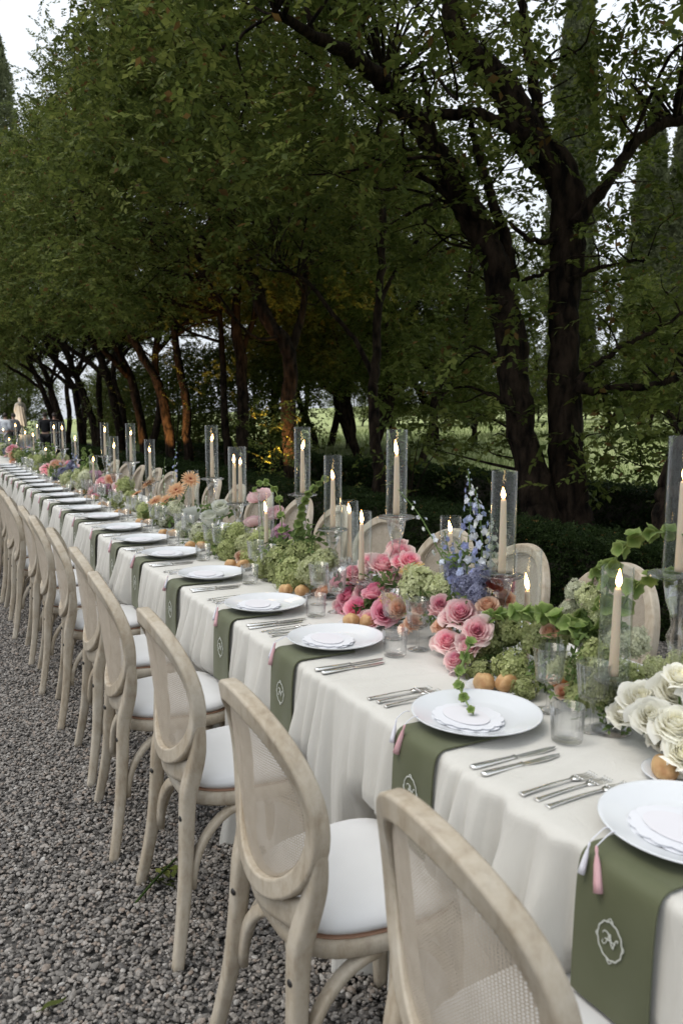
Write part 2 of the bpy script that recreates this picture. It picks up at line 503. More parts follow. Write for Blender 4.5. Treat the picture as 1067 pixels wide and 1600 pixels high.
# pebbles: one uncountable layer, instanced by geometry nodes on scattered points
def pebbles():
    n = 330000
    x = rng.uniform(-2.6, 1.15, n); y = rng.uniform(1.1, 10.5, n)
    v = np.stack([x, y, x * 0], 1) - CAM
    d = v @ FW; px = 533.5 + FPX * (v @ RT) / d; py = 800 - FPX * (v @ UP) / d
    keep = (px > -260) & (py < 1900) & (rng.random(n) < np.clip(1.15 - (y - 4.2) * .2, .12, 1))
    x2 = rng.uniform(2.3, 4.5, 9000); y2 = rng.uniform(2.2, 6.5, 9000)
    P = np.concatenate([np.stack([x[keep], y[keep]], 1), np.stack([x2, y2], 1)])
    n = len(P)
    hump = .006 * (np.sin(P[:, 0] * 5.3 + P[:, 1] * 2.1) + np.sin(P[:, 1] * 7.1 - P[:, 0] * 3.7))
    Z = rng.uniform(-.004, .007, n) + hump * .6
    me = bpy.data.meshes.new('gravel')
    me.vertices.add(n)
    me.vertices.foreach_set('co', np.c_[P, Z].astype(np.float32).ravel())
    s = np.exp(rng.normal(math.log(.0056), .27, n))
    scl = np.stack([s * rng.uniform(.95, 1.45, n), s * rng.uniform(.8, 1.05, n), s * rng.uniform(.5, .8, n)], 1)
    rot = np.stack([rng.normal(0, .35, n), rng.normal(0, .35, n), rng.uniform(0, 6.28, n)], 1)
    for nm, arr in (('scl', scl), ('rot', rot)):
        a = me.attributes.new(nm, 'FLOAT_VECTOR', 'POINT')
        a.data.foreach_set('vector', arr.astype(np.float32).ravel())
    me.materials.append(MAT['pebble'])
    o = tag(part('gravel', me), kind='stuff')
    tag(o, 'loose grey and brown river pebbles covering the path', 'gravel')
    g = bpy.data.node_groups.new('pebble_scatter', 'GeometryNodeTree')
    g.interface.new_socket('Geometry', in_out='INPUT', socket_type='NodeSocketGeometry')
    g.interface.new_socket('Geometry', in_out='OUTPUT', socket_type='NodeSocketGeometry')
    ni = g.nodes.new('NodeGroupInput'); no = g.nodes.new('NodeGroupOutput')
    ico = g.nodes.new('GeometryNodeMeshIcoSphere'); ico.inputs['Radius'].default_value = 1.0; ico.inputs['Subdivisions'].default_value = 2
    pos = g.nodes.new('GeometryNodeInputPosition')
    nz = g.nodes.new('ShaderNodeTexNoise'); nz.inputs['Scale'].default_value = 1.1
    sub = g.nodes.new('ShaderNodeVectorMath'); sub.operation = 'SUBTRACT'; sub.inputs[1].default_value = (.5, .5, .5)
    sc = g.nodes.new('ShaderNodeVectorMath'); sc.operation = 'SCALE'; sc.inputs['Scale'].default_value = 0.9
    sp = g.nodes.new('GeometryNodeSetPosition')
    sm = g.nodes.new('GeometryNodeSetShadeSmooth')
    mt = g.nodes.new('GeometryNodeSetMaterial'); mt.inputs['Material'].default_value = MAT['pebble']
    iop = g.nodes.new('GeometryNodeInstanceOnPoints')
    L = g.links.new
    L(pos.outputs[0], nz.inputs['Vector']); L(nz.outputs['Color'], sub.inputs[0]); L(sub.outputs[0], sc.inputs[0])
    L(ico.outputs['Mesh'], sp.inputs['Geometry']); L(sc.outputs[0], sp.inputs['Offset'])
    L(sp.outputs[0], sm.inputs['Geometry']); L(sm.outputs[0], mt.inputs['Geometry']); L(mt.outputs[0], iop.inputs['Instance'])
    for nm, sock in (('rot', 'Rotation'), ('scl', 'Scale')):
        na = g.nodes.new('GeometryNodeInputNamedAttribute'); na.data_type = 'FLOAT_VECTOR'; na.inputs['Name'].default_value = nm
        L(na.outputs['Attribute'], iop.inputs[sock])
    L(ni.outputs[0], iop.inputs['Points']); L(iop.outputs[0], no.inputs[0])
    md = o.modifiers.new('scatter', 'NODES'); md.node_group = g
pebbles()

# ================================================================== foliage
def unit(v): return v / (np.linalg.norm(v, axis=-1, keepdims=True) + 1e-9)
GREENS = np.array([(.036, .052, .013), (.078, .105, .025), (.138, .168, .041), (.225, .248, .068)])
def sprays(C, nleaf=14, L=.5, size=.085, seed=0, el=-.25, greens=GREENS, brown=.03, flat=.35, twig=True):
    """leafy twigs: each is a thin stem with leaves left and right of it; returns V, F(tri), colour"""
    r = np.random.default_rng(seed)
    C = np.asarray(C, float); n = len(C)
    az = r.uniform(0, 2 * PI, n); e = r.normal(el, .35, n)
    d = np.stack([np.cos(az) * np.cos(e), np.sin(az) * np.cos(e), np.sin(e)], 1)
    up = unit(np.array([0, 0, 1.0]) + r.normal(0, flat, (n, 3)))
    up = unit(up - d * (up * d).sum(1, keepdims=True))
    s = np.cross(d, up)
    k = np.arange(nleaf)
    t = (k + .5) / nleaf + r.uniform(-.03, .03, (n, nleaf))
    Ls = L * r.uniform(.6, 1.25, n)
    base = C[:, None] + d[:, None] * (t[..., None] - .4) * Ls[:, None, None] - np.array([0, 0, 1.0]) * (t[..., None] ** 2) * .12 * L
    sg = np.where(k % 2 == 0, 1.0, -1.0)[None, :, None]
    ang = math.radians(48) + r.normal(0, .25, (n, nleaf, 1))
    ld = unit(d[:, None] * np.cos(ang) + s[:, None] * sg * np.sin(ang) + r.normal(0, .22, (n, nleaf, 3)) - np.array([0, 0, .18]))
    ln = unit(up[:, None] + r.normal(0, .32, (n, nleaf, 3)))
    lw = unit(np.cross(ln, ld))
    ln = np.cross(ld, lw)
    l = size * r.uniform(.65, 1.25, (n, nleaf, 1))
    w = l * r.uniform(.24, .32, (n, nleaf, 1))
    m = base + ld * l * .45
    V = np.stack([base, m + lw * w + ln * w * .3, base + ld * l, m - lw * w + ln * w * .3], 2).reshape(-1, 3)
    q = np.arange(n * nleaf)[:, None] * 4
    F = np.concatenate([q + [0, 1, 2], q + [0, 2, 3]])
    tone = np.clip(r.uniform(0, 1, (n, 1)) * .65 + r.uniform(0, 1, (n, nleaf)) * .35, 0, .999) * (len(greens) - 1)
    i0 = tone.astype(int); fr = (tone - i0)[..., None]
    cc = greens[i0] * (1 - fr) + greens[i0 + 1] * fr
    br = r.random((n, nleaf)) < brown
    cc[br] = np.array([.16, .10, .035]) * r.uniform(.6, 1.1, (br.sum(), 1))
    cc = np.repeat(cc.reshape(-1, 3), 4, 0)
    if twig:
        a = C - d * Ls[:, None] * .45; b = C + d * Ls[:, None] * .5 - np.array([0, 0, .08 * L])
        wv = s * .0035
        TV = np.stack([a - wv, a + wv, b], 1).reshape(-1, 3)
        TF = len(V) + np.arange(n * 3).reshape(-1, 3)
        V = np.concatenate([V, TV]); F = np.concatenate([F, TF])
        cc = np.concatenate([cc, np.tile((.02, .014, .01), (n * 3, 1))])
    return V, F, cc
def joinm(parts):
    V, F, C, o = [], [], [], 0
    for v, f, c in parts:
        V.append(v); F.append(f + o); C.append(c); o += len(v)
    return np.concatenate(V), np.concatenate(F), np.concatenate(C)

SECTION = np.array([(-3.7, 3.5), (-4.3, 4.8), (-4.3, 7.0), (-3.5, 9.4), (-1.8, 11.8), (1.6, 13.0), (3.8, 9.5), (4.0, 5.0), (2.6, 4.2), (0, 4.7), (-2.0, 4.2)])
def in_poly(P, poly):
    x, z = P[:, 0], P[:, 1]; inside = np.zeros(len(P), bool)
    j = len(poly) - 1
    for i in range(len(poly)):
        xi, zi = poly[i]; xj, zj = poly[j]
        c = ((zi > z) != (zj > z)) & (x < (xj - xi) * (z - zi) / (zj - zi + 1e-12) + xi)
        inside ^= c; j = i
    return inside
def poly_dist(P, poly):
    dm = np.full(len(P), 1e9)
    for i in range(len(poly)):
        a, b = poly[i - 1], poly[i]
        t = np.clip(((P - a) @ (b - a)) / ((b - a) @ (b - a)), 0, 1)
        dm = np.minimum(dm, np.linalg.norm(P - (a + t[:, None] * (b - a)), axis=1))
    return dm
def crown_clusters(n, seed, halfy=2.7, poly=SECTION, keep=None):
    r = np.random.default_rng(seed)
    out = []
    while len(out) < n:
        P = np.c_[r.uniform(-4.6, 4.2, 4000), r.uniform(2.3, 13.1, 4000)]
        P = P[in_poly(P, poly)]
        dd = poly_dist(P, poly)
        P = P[r.random(len(P)) < .30 + .70 * np.exp(-dd / .7)]
        P = np.c_[P[:, 0], r.uniform(-halfy, halfy, len(P)), P[:, 1]]
        if keep is not None:
            P = P[keep(P, r)]
        out += list(P)
    return np.array(out[:n])
def cluster_sprays(cl, per, rad, seed):
    r = np.random.default_rng(seed)
    o = r.normal(0, 1, (len(cl), per, 3)) * np.array([rad, rad, rad * .55])
    return (cl[:, None] + o).reshape(-1, 3)
def crown_mesh(name, n, per, seed, keep=None, nleaf=13, size=.112, extra=None):
    cl = crown_clusters(n, seed, keep=keep)
    C = cluster_sprays(cl, per, .44, seed + 1)
    if extra is not None:
        C = np.concatenate([C, extra])
    V, F, cc = sprays(C, nleaf, .5, size, seed + 2)
    return cl, np_mesh(name, V, F, 'leaf', cc)

def wobble_tube(mb, path, rad, n, seed, amt=.10):
    r = np.random.default_rng(seed)
    k = len(mb.v)
    mb.tube(path, rad, n)
    V = mb.v[k]
    R = np.repeat(np.asarray(rad, float) * np.ones(len(path)), n)
    ax = np.repeat(np.asarray(path, float), n, 0)
    d = V - ax
    ph = r.uniform(0, 6, 6)
    w = np.sin(V[:, 2] * 3.1 + ph[0] + 4 * d[:, 0] / (R + .01)) + np.sin(V[:, 2] * 7 + ph[1] + 3 * d[:, 1] / (R + .01)) + .8 * np.sin((V[:, 0] + V[:, 1]) * 9 + ph[2])
    mb.v[k] = ax + d * (1 + amt * w[:, None] * .6)
def limb(mb, pts, seed, n=10, sub=6, amt=.09):
    """pts: (x,y,z,radius)"""
    c = catmull(np.array(pts, float), sub)
    r = np.random.default_rng(seed)
    jit = r.normal(0, .012, (len(c), 3)); jit[0] = 0
    wobble_tube(mb, c[:, :3] + jit, np.maximum(c[:, 3], .004), n, seed, amt)
    return c
def twigs_to(mb, limbs, targets, seed, frac=1.0, r0=.028):
    """boughs that run from the nearest limb point out to leaf clusters"""
    r = np.random.default_rng(seed)
    A = np.concatenate(limbs)
    for t in targets:
        if r.random() > frac: continue
        dd = np.linalg.norm(A[:, :3] - t, axis=1) + np.clip(A[:, 2] - t[2] + .3, 0, None) * 1.2
        a = A[dd.argmin()]
        a0 = a[:3]
        v = t - a0; L = np.linalg.norm(v)
        if L < .25 or L > 5: continue
        m1 = a0 + v * .35 + r.normal(0, .10 * L, 3) + np.array([0, 0, .10 * L])
        m2 = a0 + v * .7 + r.normal(0, .09 * L, 3) + np.array([0, 0, .06 * L])
        ra = min(a[3] * .7, r0 * (0.4 + .3 * L))
        mb.tube(catmull([a0, m1, m2, t], 4), np.linspace(ra, .004, 13), 5)

HORN = 'hornbeams along the edge of the gravel path'
ROWX = 7.15
def px_limb(pts, D, base=False):
    """photo trace (x, y, width px) at one distance -> (x,y,z,r)"""
    out = []
    for q in pts:
        x, y, w = q[:3]; dd = D + (q[3] if len(q) > 3 else 0)
        p = on_d(x, y, dd)
        out.append((*p, w * dd / FPX / 2))
    if base:
        a = out[0]
        out.insert(0, (a[0], a[1], -.12, a[3] * 1.35))
    return np.array(out)
def view_thin(W, r):
    """the crown is open around the big stems: few clusters hang in front of or just behind them"""
    v = W - CAM; d = v @ FW; x = 533.5 + FPX * (v @ RT) / np.maximum(d, .1); y = 800 - FPX * (v @ UP) / np.maximum(d, .1)
    f = np.where((x > 600) & (y > -60) & (d > 0), np.where(W[:, 0] < 6.6, .06, np.where(x > 700, .40, .5)), 1.0)
    f = np.where((x > 560) & (x <= 600), .6, f)
    f = np.where((x > 180) & (x <= 540) & (y > 370) & (y < 660) & (W[:, 0] < 6.2), .22, f)     # the stems show under the crown
    return r.random(len(W)) < f
# --- the big twin-stemmed tree behind the table
def main_tree():
    D = proj((7.1, 7.75, 0))[2]
    root = thing('hornbeam_tree', 'big twin-stemmed dark tree behind the low clipped hedge', 'tree', (7.1, 7.75, 0), 0, HORN)
    off = np.array([7.1, 7.75, 0])
    tr = [px_limb([(846, 815, 62), (836, 760, 54), (818, 690, 47), (803, 600, 45), (795, 520, 47), (776, 425, 43), (752, 365, 42), (722, 310, 40),
                   (690, 255, 37), (655, 195, 34), (612, 140, 30, -.3), (560, 95, 24, -.7), (500, 60, 18, -1.2), (430, 20, 12, -1.8)], D, True),
          px_limb([(893, 815, 66), (888, 760, 62), (884, 690, 56), (880, 600, 50), (880, 500, 47), (886, 400, 50), (888, 330, 52), (868, 262, 55), (830, 225, 50),
                   (806, 170, 46), (775, 125, 42), (732, 85, 38), (708, 40, 36), (704, -20, 34), (690, -90, 30), (650, -180, 24)], D + .1, True),
          px_limb([(800, 440, 22), (795, 395, 19), (780, 345, 18), (762, 295, 15), (745, 235, 13), (735, 190, 10)], D + .1),
          px_limb([(868, 255, 26), (846, 205, 22), (834, 140, 18), (822, 70, 16), (812, 0, 14), (800, -80, 10)], D + .25),
          px_limb([(830, 222, 24), (790, 195, 22), (740, 178, 20), (690, 180, 17), (645, 185, 14), (600, 170, 9)], D - .15),
          px_limb([(900, 350, 22), (925, 315, 20), (955, 275, 19), (990, 225, 18), (1030, 195, 17), (1075, 188, 16), (1120, 210, 12), (1180, 190, 7)], D - .2),
          px_limb([(898, 603, 22), (930, 610, 16), (970, 606, 14), (1010, 604, 13), (1050, 592, 12), (1085, 570, 10), (1130, 560, 6)], D - .3),
          px_limb([(900, 597, 12), (925, 575, 10), (960, 550, 8), (1000, 527, 7), (1040, 505, 6), (1090, 480, 4)], D - .25),
          px_limb([(880, 372, 12), (850, 378, 9), (820, 372, 8), (795, 345, 6)], D),
          px_limb([(885, 440, 9), (920, 425, 7), (970, 412, 6), (1010, 405, 4)], D - .1),
          px_limb([(1045, 640, 5), (1057, 670, 6), (1050, 700, 5), (1035, 730, 4), (1000, 728, 3)], D - .9),
          px_limb([(815, 440, 8), (840, 430, 7), (870, 420, 5)], D)]
    mb = MB()
    L = [limb(mb, t - np.r_[off, 0], 40 + i, 14 if i < 2 else 8, 6, .09 if i < 2 else .06) for i, t in enumerate(tr)]
    keep = lambda P, r: view_thin(P + off, r)
    low = []
    r = np.random.default_rng(77)
    for x, y, dd, n in ((1000, 690, -1, 18), (960, 715, -.6, 16), (1030, 655, -.9, 14), (935, 665, -.3, 12), (1050, 715, -1.1, 14), (925, 705, .2, 10),
                        (980, 640, -.6, 12), (1045, 555, -.5, 16), (985, 560, -.3, 12), (930, 500, 0, 8), (1010, 470, -.4, 12), (960, 440, .1, 8),
                        (1050, 430, -.3, 12), (1000, 330, -.2, 12), (930, 380, .2, 6), (1045, 300, -.5, 12), (740, 690, .5, 14), (690, 660, .8, 14),
                        (715, 620, .6, 12), (660, 610, 1, 12), (745, 560, .5, 8), (650, 690, 1.2, 12), (700, 540, .8, 12), (860, 620, -.35, 3), (845, 420, -.3, 3),
                        (770, 660, -.3, 3), (1060, 640, -.8, 12), (905, 740, 0, 6), (960, 600, -.4, 8),
                        (640, 420, .6, 14), (700, 430, .4, 12), (600, 350, .3, 14), (680, 350, .2, 10), (540, 300, 0, 14), (600, 240, -.5, 16),
                        (500, 230, -1, 16), (940, 190, 0, 10), (1000, 120, -.2, 12), (960, 60, 0, 12), (1040, 60, -.3, 12), (900, 120, .3, 8), (760, 40, -.3, 12), *[(int(r.uniform(690, 1066)), int(r.uniform(10, 600)), r.uniform(-.8, 1.2), int(r.integers(6, 13))) for _ in range(44)]):
        p = on_d(x, y, D + dd) - off
        n = int(n * 1.15)
        low.append(p + r.normal(0, 1, (n, 3)) * np.array([.38, .38, .24]))
    extra = np.concatenate(low)
    cl, me = crown_mesh('crown_main', 180, 15, 100, keep, extra=extra)
    twigs_to(mb, L, np.concatenate([cl[:90], np.array([l.mean(0) for l in low])]), 5, 1.0)
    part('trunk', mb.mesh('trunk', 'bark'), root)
    part('crown', me, root)
main_tree()

CR = [crown_mesh('crown_variant', 225, 22, 200 + 10 * i)[1] for i in range(3)]
def generic_trunk(seed, s=1.0):
    r = np.random.default_rng(seed); mb = MB()
    j = lambda: r.normal(0, .12)
    st = [[(0, 0, -.12, .25), (0, .05, .3, .19), (-.1 + j(), .25, 1.5, .16), (-.45 + j(), .5 + j(), 3, .15), (-1.1 + j(), .35 + j(), 4.4, .13), (-1.7 + j(), .9 + j(), 6, .10), (-1.6, 1.3, 8.6, .06), (-1.9, 1.2, 10.5, .03)],
          [(.1, -.1, -.12, .2), (.15, -.2, .5, .15), (.2 + j(), -.5 + j(), 1.9, .13), (.05 + j(), -1.0 + j(), 3.5, .12), (.6 + j(), -.9 + j(), 5.5, .09), (.3, -1.1, 8.6, .06), (.2, -1, 11, .03)],
          [(-.45, .5, 3, .10), (-1.4, -.1 + j(), 3.9, .09), (-2.6, -.3 + j(), 4.7, .07), (-3.4, -.1, 5.6, .04), (-3.9, .2, 6.8, .02)],
          [(.1, -1.0, 3.6, .09), (.9, -1.4 + j(), 4.6, .07), (2.0, -1.6, 5.4, .05), (3.0, -1.2, 6.6, .02)],
          [(-1.2, .4, 4.6, .08), (-1.0, -.8, 5.8, .06), (-1.9, -1.6, 7.2, .04), (-2.4, -1.9, 9, .02)]]
    L = [limb(mb, p, seed + i, 10, 5, .1) for i, p in enumerate(st)]
    twigs_to(mb, L, crown_clusters(60, seed + 3), seed, 1.0)
    return mb.mesh('trunk_variant', 'bark')
TV = [generic_trunk(300 + 7 * i) for i in range(3)]

def traced_tree(Y, traces, label, crown, flip, seed, extra=None):
    D = proj((ROWX, Y, 0))[2]
    root = thing('hornbeam_tree', label, 'tree', (ROWX, Y, 0), 0, HORN)
    mb = MB(); off = np.array([ROWX, Y, 0, 0])
    L = [limb(mb, px_limb(t, D + .12 * i, t[0][1] > 700) - off, seed + i, 10, 5, .08) for i, t in enumerate(traces)]
    twigs_to(mb, L, crown_clusters(70, seed + 3), seed, 1.0)
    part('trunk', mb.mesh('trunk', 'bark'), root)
    part('crown', crown, root, scale=(1, flip, 1))
    return root, D
traced_tree(12.2, [[(592, 780, 24), (592, 735, 19), (585, 680, 17), (582, 610, 16), (588, 540, 14), (592, 450, 13), (598, 360, 12), (590, 250, 10), (600, 130, 8)],
                   [(588, 600, 9), (560, 540, 8), (520, 490, 7), (480, 440, 6), (440, 420, 4)],
                   [(590, 480, 8), (620, 420, 7), (650, 380, 6), (680, 300, 4)]],
            'slender single-stemmed tree with pale meadow showing behind its trunk',
            crown_mesh('crown', 150, 21, 380, keep=lambda P, r: view_thin(P + np.array([ROWX, 12.2, 0]), r))[1], 1, 400)
traced_tree(16.1, [[(458, 750, 30), (454, 700, 25), (450, 640, 23), (454, 580, 23), (448, 540, 24), (425, 510, 22), (408, 480, 21), (398, 440, 20), (372, 415, 18), (335, 415, 16), (310, 395, 15), (330, 350, 14), (345, 300, 12), (350, 220, 8)],
                   [(450, 560, 14), (470, 500, 12), (478, 430, 10), (470, 350, 8), (480, 260, 5)],
                   [(335, 418, 12), (300, 440, 10), (280, 400, 9), (250, 370, 7), (220, 380, 5)]],
            'crooked tree with a warm lamp glow on its low leaves',
            crown_mesh('crown', 215, 22, 390, keep=lambda P, r: view_thin(P + np.array([ROWX, 16.1, 0]), r))[1], 1, 420)
traced_tree(20.0, [[(380, 742, 24), (378, 690, 20), (380, 620, 18), (376, 560, 18), (368, 500, 15), (372, 430, 12), (365, 340, 9), (370, 250, 6)],
                   [(360, 742, 16), (352, 660, 12), (350, 600, 10), (346, 520, 9), (340, 450, 7)],
                   [(376, 560, 10), (395, 500, 9), (405, 440, 7), (420, 380, 5)]],
            'dark unlit tree with two straight close stems', CR[2], -1, 440)
traced_tree(24.3, [[(297, 728, 18), (292, 680, 14), (290, 620, 13), (278, 560, 12), (272, 500, 10), (268, 440, 7)],
                   [(272, 728, 20), (262, 660, 15), (248, 600, 14), (222, 555, 13), (200, 510, 12), (178, 470, 10), (170, 420, 7)],
                   [(262, 650, 10), (240, 590, 9), (215, 540, 8), (205, 480, 6)]],
            'leaning tree with its bark lit orange from below', CR[0], -1, 460)
GROW = [(28.6, 1, 1), (33, 2, -1), (37.5, 0, 1), (42, 1, -1), (46.5, 2, 1), (51, 0, -1)]
for i, (Y, k, fl) in enumerate(GROW):
    t = thing('hornbeam_tree', 'far clipped tree of the row leading to the pale statue', 'tree', (ROWX + .1 * (i % 2), Y, 0), 0, HORN)
    part('trunk', TV[k], t, scale=(1, fl, 1)); part('crown', CR[(k + 1) % 3], t, scale=(1.06, fl, 1.2))
# the one whose trunk leans in at the right edge of the view
def right_tree():
    Y = on_z(1050, 806, 0)[1]; b = on_z(1050, 806, 0)
    b = np.array([ROWX, 5.0, 0]); D = proj(b)[2]
    px, py, _ = proj(b)
    root = thing('hornbeam_tree', 'thick leaning trunk half hidden by the candle beside the white roses', 'tree', tuple(b), 0, HORN)
    mb = MB(); off = np.r_[b, 0]
    L = [limb(mb, px_limb([(1052, 835, 66), (1056, 780, 62), (1070, 730, 60), (1092, 670, 55), (1118, 590, 50), (1150, 480, 46), (1190, 350, 40), (1230, 150, 34), (1240, -100, 26)], D, True) - off, 500, 14, 6, .09),
         limb(mb, px_limb([(1110, 620, 22), (1085, 540, 18), (1095, 450, 14), (1080, 380, 10)], D) - off, 501, 8)]
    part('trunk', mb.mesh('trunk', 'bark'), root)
    cl = crown_clusters(150, 510, keep=lambda P, r: view_thin(P + b, r))
    V, F, cc = sprays(cluster_sprays(cl, 14, .42, 511), 13, .5, .085, 512)
    part('crown', np_mesh('crown', V, F, 'leaf', cc), root)
    twig = None
right_tree()
t = thing('hornbeam_tree', 'nearest tree of the row, reaching over the place beside the white roses', 'tree', (ROWX, .4, 0), 0, HORN)
part('trunk', TV[1], t)
cl = crown_clusters(150, 610, keep=lambda P, r: view_thin(P + np.array([ROWX, .4, 0]), r))
V, F, cc = sprays(cluster_sprays(cl, 14, .42, 611), 13, .5, .1, 612)
part('crown', np_mesh('crown', V, F, 'leaf', cc), t)

# trees beyond the row
BACK = 'woodland trees beyond the row'
for i, (x, y, k, s, rz, lab) in enumerate(((13.5, 24, 0, .95, .6, 'leafy woodland tree directly behind the slender single-stemmed tree'),
                                           (14.5, 25, 1, 1.0, 2.2, 'dense woodland tree behind the crooked lamp-lit tree'),
                                           (16, 32, 2, 1.05, 4.0, 'dense woodland tree behind the leaning orange-lit tree'),
                                           (16, 29.5, 0, 1.0, 5.1, 'shadowy tree standing deepest in the wood behind the crooked tree'),
                                           (18, 41, 1, 1.1, 1.1, 'far woodland tree behind the end of the row'),
                                           (13.2, 20.5, 2, .8, 3.4, 'small woodland tree at the near edge of the pale meadow'))):
    t = thing('woodland_tree', lab, 'tree', (x, y, max(0, x - 12) * .045 - 1.2), rz, BACK)
    part('trunk', TV[k], t, scale=s); part('crown', CR[(k + 2) % 3], t, scale=s)
for i, (px_, D, s) in enumerate(((560, 66, .66), (610, 58, .60), (665, 62, .66), (722, 54, .56), (775, 64, .66), (828, 56, .55), (905, 62, .60), (952, 52, .50), (1003, 60, .62), (1052, 54, .54), (1105, 50, .55))):
    p = on_d(px_, 640, D); x, y = p[0], p[1]; k = i % 3
    t = thing('meadow_tree', 'low round tree on the far side of the meadow', 'tree', (x, y, max(0, x - 12) * .045 - 3.2 * s), i * 1.3, 'far trees across the meadow')
    part('trunk', TV[k], t, scale=s); part('crown', CR[k], t, scale=s)
for px_, D, s, rz, lab in ((705, 31, .85, .4, 'leafy meadow tree glimpsed just left of the twin stems'), (945, 38, .8, 2.0, 'leafy meadow tree right of the twin stems'),
                          (1045, 33, .62, 3.9, 'leafy meadow tree behind the low right-hand bough'), (830, 40, .9, 5.2, 'leafy meadow tree seen between the twin stems')):
    p = on_d(px_, 640, D)
    t = thing('meadow_tree', lab, 'tree', (p[0], p[1], max(0, p[0] - 12) * .045 - 2.6 * s), rz, 'trees on the near side of the meadow')
    part('trunk', TV[1], t, scale=s); part('crown', CR[int(rz) % 3], t, scale=s)
# trees that close the end of the path behind the statue
for i, (x, y, k, s, rz) in enumerate(((-3, 66, 0, .8, 0), (2.5, 64, 1, .7, 1.5), (6.5, 67, 2, .75, 3.0), (-9, 68, 1, .8, 4.2))):
    t = thing('woodland_tree', 'dark tree closing the end of the path behind the statue', 'tree', (x, y, -1.6), rz, 'trees closing the path')
    part('trunk', TV[k], t, scale=s); part('crown', CR[(k + 1) % 3], t, scale=s)

# cypresses
def cypress_mesh(h, rad, n, seed, greens, size, blunt=2.2):
    r = np.random.default_rng(seed)
    z = r.uniform(0.02, 1, n) ** .9
    prof = rad * np.minimum(1, (z / .12) ** .6) * np.clip(1 - ((z - .35).clip(0) / .65) ** blunt, 0.02, 1)
    a = r.uniform(0, 2 * PI, n)
    lump = 1 + .16 * np.sin(a * 5 + z * 30) + .12 * np.sin(a * 3 - z * 47)
    rr = prof * lump * (1 - .35 * r.random(n) ** 2)
    C = np.stack([rr * np.cos(a), rr * np.sin(a), .4 + z * h], 1)
    V, F, cc = sprays(C, 7, size * 3, size, seed, el=.9, greens=greens, brown=.0, flat=.9, twig=False)
    return np_mesh('cypress_crown', V, F, 'leaf', cc)
CG = np.array([(.13, .15, .08), (.155, .175, .098), (.18, .20, .115), (.21, .23, .14)])
CYM = cypress_mesh(24, 1.45, 13000, 700, CG, .22)
mbt = MB(); mbt.tube([(0, 0, -.2), (0, 0, 3), (0, 0, 20)], [.3, .22, .04], 8); CYT = mbt.mesh('cypress_trunk', 'bark')
for x, D, s, lab in ((884, 40, 1.0, 'tall pale cypress right behind the big twin-stemmed tree'), (1002, 44, .72, 'shorter cypress between two taller ones beyond the meadow'),
                     (1062, 38, .72, 'cypress rising beside the bough that reaches right')):
    p = on_d(x, 640, D); z = max(0, p[0] - 12) * .045
    t = thing('cypress_tree', lab, 'tree', (p[0], p[1], z - .2), 0, 'cypresses beyond the meadow')
    part('trunk', CYT, t, scale=s); part('crown', CYM, t, scale=(.72, .72, s))
p = on_d(20, 620, 75)
t = thing('conifer_tree', 'broad conifer top standing against the white sky beyond the path', 'tree', (p[0], p[1], -.3))
part('trunk', CYT, t, scale=(1.4, 1.4, 1.45)); part('crown', cypress_mesh(24, 1.15, 7000, 720, CG * 1.1, .17, 4.5), t, scale=(1.45, 1.45, 1.46))

# ================================================================== hedges and undergrowth
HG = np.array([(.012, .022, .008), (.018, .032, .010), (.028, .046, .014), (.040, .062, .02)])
def hedge(x0, x1, y0, y1, h, label, seed, near, leaf):
    r = np.random.default_rng(seed)
    root = thing('box_hedge', label, 'hedge', ((x0 + x1) / 2, y0, 0))
    off = np.array([(x0 + x1) / 2, y0, 0])
    mb = MB()
    ys = np.arange(y0, y1 + .01, .5)
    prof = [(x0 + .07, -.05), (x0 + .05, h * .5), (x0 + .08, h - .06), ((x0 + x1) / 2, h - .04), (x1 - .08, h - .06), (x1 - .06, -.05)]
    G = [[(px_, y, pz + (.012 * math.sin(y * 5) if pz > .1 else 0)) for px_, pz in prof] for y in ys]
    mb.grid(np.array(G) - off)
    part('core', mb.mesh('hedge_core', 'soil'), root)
    dens = lambda y: np.clip(near / np.maximum(y, 3.0), .15, 1)
    n = int((y1 - y0) * (2600 if x0 < 6 else 1300))
    y = r.uniform(y0, y1, n); y = y[r.random(n) < dens(y)]; n = len(y)
    u = r.random(n); per = h + (x1 - x0)
    d = u * per
    X = np.where(d < h, x0, x0 + (d - h)); Z = np.where(d < h, d, h)
    corner = .05
    X = X + np.where(d < h, r.uniform(-.02, .07, n), 0); Z = Z + np.where(d < h, 0, r.uniform(-.06, .025, n))
    X += .02 * np.sin(y * 3.1 + Z * 8); Z += .012 * np.sin(y * 4.3 + X * 9)
    C = np.stack([X, y, Z], 1)
    sc = (1 / np.sqrt(dens(y)))
    parts = []
    for lo, hi in ((0, 1.6), (1.6, 9)):
        k = (sc >= lo) & (sc < hi)
        if k.any():
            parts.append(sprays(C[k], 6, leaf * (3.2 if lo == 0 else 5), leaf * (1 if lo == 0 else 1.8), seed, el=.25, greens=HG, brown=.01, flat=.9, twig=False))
    V, F, cc = joinm(parts)
    part('foliage', np_mesh('hedge_foliage', V - off, F, 'leaf', cc), root)
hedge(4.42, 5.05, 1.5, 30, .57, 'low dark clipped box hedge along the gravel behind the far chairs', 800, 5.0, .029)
hedge(8.3, 9.0, 2.0, 34, .56, 'darker second hedge between the tree trunks and the pale meadow', 820, 4.5, .045)
